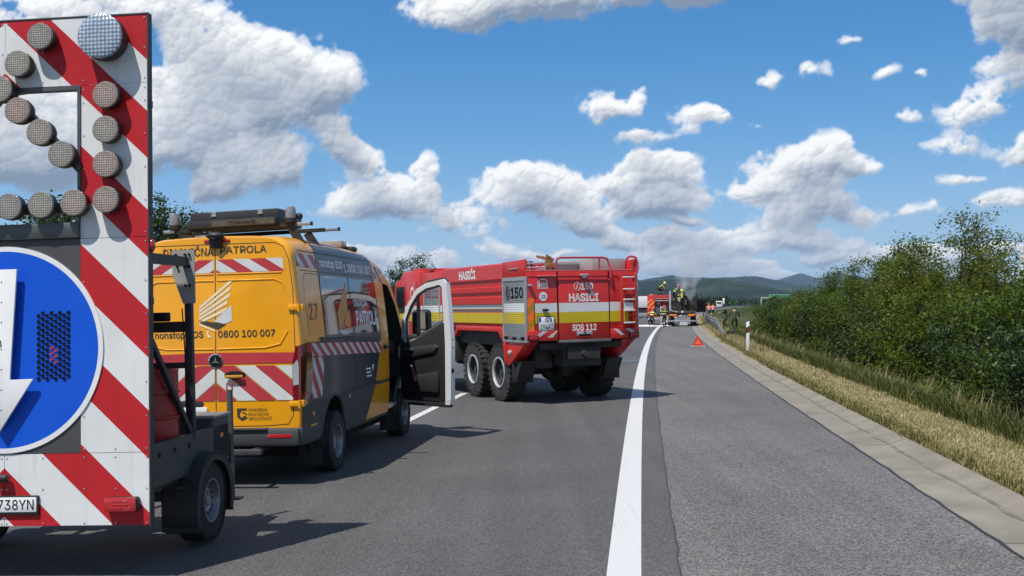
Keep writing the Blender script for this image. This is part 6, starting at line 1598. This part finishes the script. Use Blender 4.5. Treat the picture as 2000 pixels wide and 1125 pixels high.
def build_lorry():
    y = 91; x = gl(1332, y); T = thing('burnt_lorry', 'burnt out black lorry with orange tail lamps smoking on the hard shoulder', 'lorry', (x, y, Z(x, y)), (0, 0, YAW(y)))
    CH = mat('charred_metal', (.020, .018, .017), .85, .2, var=.5, scale=3, dirt=.35); RU = mat('scorched_metal', (.085, .060, .045), .8, .3, var=.4, scale=4, dirt=.3)
    MB().box(-1.05, 1.05, .0, 9.5, .95, 1.18, 0, .01).box(-.5, -.35, -.05, 9.5, .7, .98).box(.35, .5, -.05, 9.5, .7, .98).box(-1.1, 1.1, -.02, .12, 1.10, 1.30, 1, .01).build('chassis', [CH, RU], T)
    MB().box(-1.12, 1.12, -.12, -.04, .40, .52, 0, .01).box(-.5, -.4, -.1, 0, .5, .95).box(.4, .5, -.1, 0, .5, .95).build('underrun_bar', M_alu, T)
    for s in (-1, 1):
        l = MB().box(s * .45, s * 1.08, -.10, -.03, .80, 1.05, 0, .015).build('tail_light', M_ink, T); MB().box(s * .48, s * 1.05, -.115, -.10, .88, 1.03, 0, .01).build('lens', M_amber, l); MB().box(s * .48, s * .80, -.118, -.10, .815, .87, 0, .006).build('lens', M_redlens, l)
        c = MB().box(s * 1.12, s * 1.30, -.06, -.02, .50, .92, 0, .01); c.build('corner_board', M_wht2, T)
        q = MB(); stripes(q, lambda u, v: (u, -.064, v), [(min(s * 1.13, s * 1.29), .51), (max(s * 1.13, s * 1.29), .51), (max(s * 1.13, s * 1.29), .91), (min(s * 1.13, s * 1.29), .91)], s * .9, .22, .5, .1, 0, .5); q.build('corner_stripes', M_redsign, T)
        for yy in (1.0, 2.35): make_wheel(T, (s * .93, yy, .50), .50, .50, .27, s, holes=8)
        make_wheel(T, (s * .95, 7.9, .50), .50, .32, .27, s, holes=8)
    MB().box(-.42, .42, .2, .25, .10, .40).build('spare_plate', mat('pale_plate', (.5, .5, .5), .5), T)
    MB().cyl((0, -.13, 1.23), (0, -.02, 1.23), .09, n=16).build('round_lamp', M_plate, T)
    fr = MB(); rr = random.Random(8)
    for yy in (.4, 2.2, 4.0, 5.8):
        for s in (-1, 1):
            fr.beam((s * 1.0, yy, 1.15), (s * (1.0 + rr.uniform(-.12, .06)), yy + rr.uniform(-.2, .2), rr.uniform(1.9, 2.9)), .09, .07)
    fr.beam((-1.0, .4, 2.6), (-1.0, 5.8, 2.3), .07, .07).beam((-.98, .45, 2.55), (.3, .5, 2.35), .07, .07).beam((1.0, 2.2, 2.2), (.98, 5.8, 2.5), .06, .06)
    fr.beam((.05, .5, 2.75), (1.05, .6, 1.35), .26, .22).beam((.10, .9, 2.7), (.95, 1.4, 1.3), .12, .12).beam((-.55, .6, 1.2), (-.5, .8, 2.75), .10, .10)
    for k in range(60):
        a = (rr.uniform(-1.0, 1.0), rr.uniform(.2, 5.5), 1.18); fr.box(a[0], a[0] + rr.uniform(.1, .5), a[1], a[1] + rr.uniform(.2, .8), 1.17, 1.25 + rr.uniform(.02, .95), 1 if k % 4 == 0 else 0, .02)
    fr.build('charred_frame', [CH, RU], T)
    MB().beam((-1.0, -.04, 1.35), (-.35, -.1, 1.20), .10, .10).build('loose_bar', M_alu, T)
    MB().box(1.05, 2.0, 4.3, 6.4, 1.15, 2.35, 0, .06).box(1.15, 1.9, 4.25, 4.32, 1.6, 2.2, 1).beam((1.1, 4.5, 2.3), (1.3, 4.6, 2.75), .06, .06).beam((1.7, 4.5, 2.3), (1.6, 4.6, 2.8), .05, .05).build('charred_body', [CH, M_ink], T)
    MB().box(-.9, .9, 6.6, 8.9, 1.0, 2.5, 0, .12).box(-.8, .8, 8.85, 8.95, 1.7, 2.35, 1).build('charred_cab', [CH, M_ink], T)
    MB().cyl((-.98, .25, 1.2), (-.98, .25, 2.95), .075, n=14).build('stack_pipe', mat('pipe_pale', (.52, .53, .54), .4, .3, var=.1), T)
    MB().lathe([(.18, 0), (.001, .005)], (-.22, .0, 2.32), (0, -1, 0), 3).prism([(-.40, 2.42), (-.06, 2.42), (-.10, 2.18), (-.23, 2.05), (-.36, 2.18)], 'xz', -.02, .0).build('shield_plate', mat('shield_pale', (.45, .34, .30), .5, var=.3, scale=12), T)
    return T
M_wht2 = mat('board_white', (.62, .62, .60), .5, var=.05)
build_second_engine(); build_hose_ladder(); build_lorry()
GF = 'firefighters at the burnt lorry'
p = lift(1272, 95.5); person('firefighter in dark gear bending behind the smaller fire engine, leftmost on the road', p, math.radians(-30), FIRE, bend=.55, crouch=.10, hands=((-.1, .35, -.38), (.05, .4, -.35)), feet=((-.16, -.1), (.16, .12)), helmet=M_hr, group=GF)
p = lift(1297.5, 90.2); person('firefighter with red helmet and bright bands standing left of the burnt lorry', p, math.radians(20), FIRE, bend=.08, hands=((-.16, .25, -.34), (.10, .30, -.30)), feet=((-.12, -.06), (.13, .1)), helmet=M_hr, pack=None, group=GF)
x = gl(1291, 98.5); person('firefighter with lime helmet crouching on the roof of the smaller fire engine', (x, 99.6, Z(x, 99) + 2.70), math.radians(-80), FIRE, bend=1.0, crouch=.28, hands=((-.05, .25, -.45), (.05, .3, -.42)), feet=((-.13, -.12), (.13, .16)), helmet=M_hl, group=GF)
x = gl(1319, 92); person('firefighter leaning right with a dark red helmet, highest on the burnt lorry', (x, 92.6, Z(x, 92) + 2.0), math.radians(-75), FIRE, bend=.80, crouch=.10, hands=((-.05, .40, -.25), (.1, .45, -.30)), feet=((-.12, -.16), (.14, .18)), helmet=M_hr, group=GF)
x = gl(1333.5, 90.6); person('firefighter with lime helmet and yellow air cylinder standing on the lorry deck, back turned', (x, 90.95, Z(x, 91) + 1.30), math.radians(0), FIRE, bend=.12, hands=((-.10, .30, -.25), (.10, .34, -.22)), feet=((-.12, 0), (.12, .1)), helmet=M_hl, pack=M_ylw, group=GF)
GO = 'workers in orange vests behind the guardrail'
for px_, y, rz, lab, hd_ in ((1375.5, 131, .5, 'worker in orange vest nearest the burnt lorry, left of the other two', M_hairb), (1384.5, 133, .1, 'worker in orange vest between two others behind the guardrail', M_orv), (1391.5, 136, -.9, 'worker in orange vest, rightmost of the three behind the guardrail', M_hairb)):
    x = gl(px_, y); person(lab, (x, y, Z(x, y)), rz, VEST, bend=.15, hands=((-.15, .2, -.42), (.12, .25, -.38)), feet=((-.12, -.05), (.13, .1)), hair=hd_, group=GO)
GC = 'people in camouflage on the grass slope'
y = 77; x = gl(1418, y); person('person in camouflage with dark cap turned left on the grass slope', (x, y, Z(x, y) + .0), math.radians(70), CAMO, bend=.25, crouch=.05, hands=((-.05, .35, -.20), (.05, .38, -.22)), feet=((-.14, -.14), (.12, .18)), hair=mat('black_cap', (.015, .015, .016), .8), group=GC)
y = 75; x = gl(1433.5, y); person('person in camouflage seen from behind, one leg forward, on the grass slope', (x, y, Z(x, y) + .0), math.radians(-12), CAMO, bend=.30, crouch=.04, hands=((-.12, .30, -.34), (.12, .30, -.34)), feet=((-.20, -.12), (.20, .16)), hair=CAP, group=GC)

def build_roadside():
    # steel guardrail, its end ramp dipping to the ground
    y0 = 61.0; T = thing('guardrail', 'grey steel guardrail starting at the gutter with its end sloping to the ground', 'guardrail', (rx(3.95, y0), y0, Z(rx(3.95, y0), y0)))
    o = Vector(T.location); prof = [(0, -.15), (-.04, -.11), (-.04, -.07), (0, -.02), (0, .02), (-.04, .07), (-.04, .11), (0, .15)]
    ys = list(np.arange(y0, y0 + 11, 1.0)) + list(np.arange(y0 + 12, 200, 4)) + list(np.arange(200, 420, 10)); v = []; n = len(prof)
    for y in ys:
        h = .08 + .60 * min(1, max(0, (y - y0) / 9)); x = rx(3.95, y)
        for a, b in prof: v.append((x + a - o.x, y - o.y, Z(x, y) + h + b - o.z))
    f = [(j * n + i, j * n + i + 1, (j + 1) * n + i + 1, (j + 1) * n + i) for j in range(len(ys) - 1) for i in range(n - 1)]
    M_gal = mat('galvanised', (.24, .25, .26), .5, .4, var=.15, scale=2, dirt=.15)
    mb = MB(); mb.add(v, f); mb.build('rail', M_gal, T)
    for y in list(np.arange(y0 + 3, 150, 4)) + list(np.arange(150, 420, 12)):
        x = rx(4.02, y); h = .08 + .55 * min(1, (y - y0) / 9); MB().box(x - o.x, x - o.x + .07, y - o.y - .05, y - o.y + .05, Z(x, y) - o.z - .1, Z(x, y) - o.z + h, 0).build('post', M_gal, T)
    y = 62.4; x = rx(4.55, y); b = MB(); b.box(-.38, .38, -.16, .16, .0, .26, 0, .09).box(.25, .62, -.10, .14, .0, .17, 0, .06).tube([(-.22, -.02, .25), (-.12, 0, .38), (.12, 0, .38), (.22, .02, .25)], .018, 6).tube([(.55, 0, .12), (.72, -.05, .10), (.80, -.02, .0)], .035, 6)
    o = b.build('kit_bag', mat('bag_black', (.014, .014, .016), .8, var=.3)); o.location = (x, y, Z(x, y)); tag(o, 'black kit bag lying in the grass beside the low end of the guardrail', 'bag')
    # marker post
    y = 41.1; x = gl(1459, y); T = thing('marker_post', 'white roadside marker post with a dark red reflector band in the dry grass', 'post', (x, y, Z(x, y)), (0, .012, YAW(y)))
    MB().prism([(-.06, 0), (.06, 0), (.06, 1.16), (-.06, 1.10)], 'xz', -.03, .03, 0, bev=.012).build('shaft', mat('post_white', (.68, .69, .70), .5, var=.05, dirt=.15), T)
    MB().prism([(-.0625, .69), (.0625, .75), (.0625, .97), (-.0625, .91)], 'xz', -.034, .034, 0).build('band', mat('band_maroon', (.035, .006, .012), .4), T); MB().box(-.024, .024, -.04, -.034, .76, .91, 0, .004).build('reflector', M_redlens, T)
    # warning triangle
    y = 48.5; x = gl(1361.5, y); T = thing('warning_triangle', 'red warning triangle set up on the hard shoulder before the burnt lorry', 'warning triangle', (x, y, Z(x, y) + .004), (0, 0, YAW(y) * .5))
    A = [(-.265, .05), (.265, .05), (0, .50)]; B = [(-.155, .115), (.155, .115), (0, .375)]
    MB().holed(A, [B], 'xz', -.012, .0).build('frame', mat('triangle_red', (.62, .030, .020), .25, coat=.4), T); MB().prism(B, 'xz', -.008, -.002).build('inner_field', mat('triangle_orange', (.90, .14, .06), .5), T)
    MB().box(-.27, .27, -.02, .01, .028, .05, 0).tube([(-.25, 0, .04), (-.30, -.12, .0)], .010, 6).tube([(-.25, 0, .04), (-.30, .12, .0)], .010, 6).tube([(.25, 0, .04), (.30, -.12, .0)], .010, 6).tube([(.25, 0, .04), (.30, .12, .0)], .010, 6).build('stand', mat('stand_pale', (.6, .55, .53), .5), T)
    # far sign, gantry, edge post
    y = 245; x = gl(1413, y); T = thing('roadside_sign', 'narrow bright sign on a thin post far off beside the road', 'sign', (x, y, Z(x, y)), (0, 0, -.1)); MB().box(-.22, .22, -.03, 0, 1.5, 2.75, 0, .02).build('sign_face', mat('sign_pale', (.78, .74, .62), .5), T); MB().cyl((0, .02, -.2), (0, .02, 2.6), .05, n=10).build('post', M_gal, T)
    y = 600; x = gl(1486.5, y); T = thing('sign_gantry', 'white gantry with a green motorway sign showing above the hedge', 'gantry', (x, y, -1.0), (0, 0, 0))
    MB().cyl((0, 0, 0), (0, 0, 6.7), .22, n=14).cyl((0, 0, 6.6), (26, 0, 6.9), .2, n=12).cyl((26, 0, 0), (26, 0, 6.9), .22, n=14).build('frame', mat('gantry_white', (.62, .64, .66), .5, var=.05), T)
    s = MB().box(4.6, 15.5, -.32, -.22, 4.6, 8.3, 0, .03).build('sign_panel', mat('sign_green', (.02, .20, .09), .5), T); MB().box(4.5, 15.6, -.325, -.2, 8.3, 8.45).box(4.45, 4.6, -.325, -.2, 4.5, 8.45).build('sign_border', mat('gantry_white', (.62, .64, .66), .5, var=.05), s)
    y = 46; x = gl(1998, y); T = thing('white_mast', 'white mast standing behind the hedge at the right edge', 'mast', (x, y, Z(x, y))); MB().cyl((0, 0, 0), (0, 0, 5.2), .09, n=16).build('pole', mat('gantry_white', (.62, .64, .66), .5, var=.05), T); MB().lathe([(.13, 0), (.13, .03), (.09, .05)], (0, 0, .0), (0, 0, 1), 14, 0).build('collar', M_gal, T)
    # vehicles far off
    y = 150; x = gl(1250, y); T = thing('white_lorry', 'white box lorry far off, seen past the ladder of the big fire engine', 'lorry', (x, y, Z(x, y)), (0, 0, YAW(y)))
    MB().box(-1.25, 1.25, 0, 7, 1.45, 3.0, 0, .04).build('cargo_box', mat('lorry_white', (.62, .63, .63), .45, var=.05), T); MB().box(-1.1, 1.1, .1, 9, .75, 1.22).build('chassis', M_black, T); MB().box(-1.2, 1.2, 7.2, 9.2, .8, 3.0, 0, .1).build('cab', mat('cab_red', (.40, .03, .03), .4), T); MB().box(-1.22, 1.22, -.08, 0, .55, .75).build('underrun_bar', M_alu, T)
    for s in (-1, 1):
        MB().box(s * .8, s * 1.15, -.05, 0, .95, 1.12).build('tail_light', M_redlens, T)
        for yy in (1.6, 7.9): make_wheel(T, (s * 1.0, yy, .5), .5, .3, .27, s, holes=6)
    y = 360; x = gl(1404, y); T = thing('distant_van', 'white van driving far off at the bend below the wooded hill', 'van', (x, y, Z(x, y)), (0, 0, YAW(y)))
    MB().prism([(0, .35), (4.9, .35), (5.0, 1.0), (4.2, 1.25), (3.5, 2.2), (.1, 2.25), (0, 2.0)], 'yz', -.95, .95, 0, bev=.08).build('body', mat('lorry_white', (.62, .63, .63), .45, var=.05), T); MB().box(-.75, .75, -.02, .01, 1.35, 2.0, 0, .03).build('rear_window', M_glass, T)
    for s in (-1, 1):
        for yy in (.9, 4.0): make_wheel(T, (s * .85, yy, .33), .33, .2, .2, s, holes=6)
build_roadside()
def build_smoke():
    m = bpy.data.materials.new('smoke'); m.use_nodes = True; nt = m.node_tree; N = nt.nodes.new; L = nt.links.new
    for n in list(nt.nodes):
        if n.type != 'OUTPUT_MATERIAL': nt.nodes.remove(n)
    p = N('ShaderNodeVolumePrincipled'); p.inputs['Color'].default_value = (.93, .95, .98, 1); p.inputs['Anisotropy'].default_value = .3
    tc = N('ShaderNodeTexCoord'); n = N('ShaderNodeTexNoise'); n.inputs['Scale'].default_value = 1.4; n.inputs['Detail'].default_value = 5; L(tc.outputs['Object'], n.inputs['Vector'])
    sp = N('ShaderNodeSeparateXYZ'); L(tc.outputs['Generated'], sp.inputs[0])
    r = N('ShaderNodeMapRange'); r.inputs[1].default_value = .42; r.inputs[2].default_value = .70; r.inputs[4].default_value = 1.7; L(n.outputs[0], r.inputs[0])
    f = N('ShaderNodeMapRange'); f.inputs[1].default_value = 0; f.inputs[2].default_value = 1; f.inputs[3].default_value = 1.0; f.inputs[4].default_value = .12; L(sp.outputs['Z'], f.inputs[0])
    mu = N('ShaderNodeMath'); mu.operation = 'MULTIPLY'; L(r.outputs[0], mu.inputs[0]); L(f.outputs[0], mu.inputs[1]); L(mu.outputs[0], p.inputs['Density']); L(p.outputs[0], nt.nodes['Material Output'].inputs['Volume'])
    y = 93.5; x = gl(1347, y); z = Z(x, y) + 2.1
    pts = [(0, 0, 0), (-.1, .1, .5), (-.25, .2, 1.1), (-.2, .3, 1.8), (.1, .5, 2.6), (.6, .8, 3.4), (1.3, 1.2, 4.2)]
    o = MB().tube(pts, [.35, .6, .85, 1.05, 1.25, 1.5, 1.7], 16).build('smoke', m); o.location = (x, y, z); tag(o, kind='stuff')
    # fire-fighting foam lying on the road
    M_foam = mat('foam', (.72, .73, .74), .8, var=.1); rng = random.Random(4); mb = MB()
    for k in range(16):
        y = rng.uniform(91.5, 101); w = rng.uniform(-6.5, -.4) if k < 13 else rng.uniform(.2, 1.0); r = rng.uniform(.35, .9); x = rx(w, y); v = []
        for i in range(18):
            a = 2 * math.pi * i / 18; rr = r * rng.uniform(.75, 1.2); v.append((x + 1.6 * rr * math.cos(a), y + rr * math.sin(a), float(gz(x + 1.6 * rr * math.cos(a))) + .012 + .0006 * k))
        v.append((x, y, float(gz(x)) + .05)); mb.add(v, [(i, (i + 1) % 18, 18) for i in range(18)])
    tag(mb.build('foam', M_foam), kind='stuff')
    y = 92.2; hs = MB().tube([(rx(-6.2, 95), 95, float(gz(16)) + .05 * 0 + .04), (rx(-3, 93), 93, float(gz(rx(-3, 93))) + .045), (rx(-1.2, 92), 92, float(gz(rx(-1.2, 92))) + .045), (rx(.3, 91.2), 91.2, float(gz(rx(.3, 91.2))) + .045), (rx(.9, 91.8), 91.8, float(gz(rx(.9, 91.8))) + .045)], .04, 8)
    tag(hs.build('fire_hose', mat('hose_white', (.6, .6, .58), .7)), 'white fire hose lying across the road behind the burnt lorry', 'hose')
build_smoke()
# ---------------------------------------------------------------- the air between here and the hills
def build_haze():
    m = bpy.data.materials.new('haze_air'); m.use_nodes = True; nt = m.node_tree
    for n in list(nt.nodes):
        if n.type != 'OUTPUT_MATERIAL': nt.nodes.remove(n)
    out = nt.nodes['Material Output']; p = nt.nodes.new('ShaderNodeVolumePrincipled')
    p.inputs['Color'].default_value = (.50, .70, 1.0, 1); p.inputs['Density'].default_value = 6.5e-5; p.inputs['Anisotropy'].default_value = .2
    nt.links.new(p.outputs[0], out.inputs['Volume'])
    o = MB().box(-12600, 12600, -1000, 14600, -14, 330).build('haze', m); tag(o, kind='stuff')
    o.display_type = 'WIRE'
build_haze()
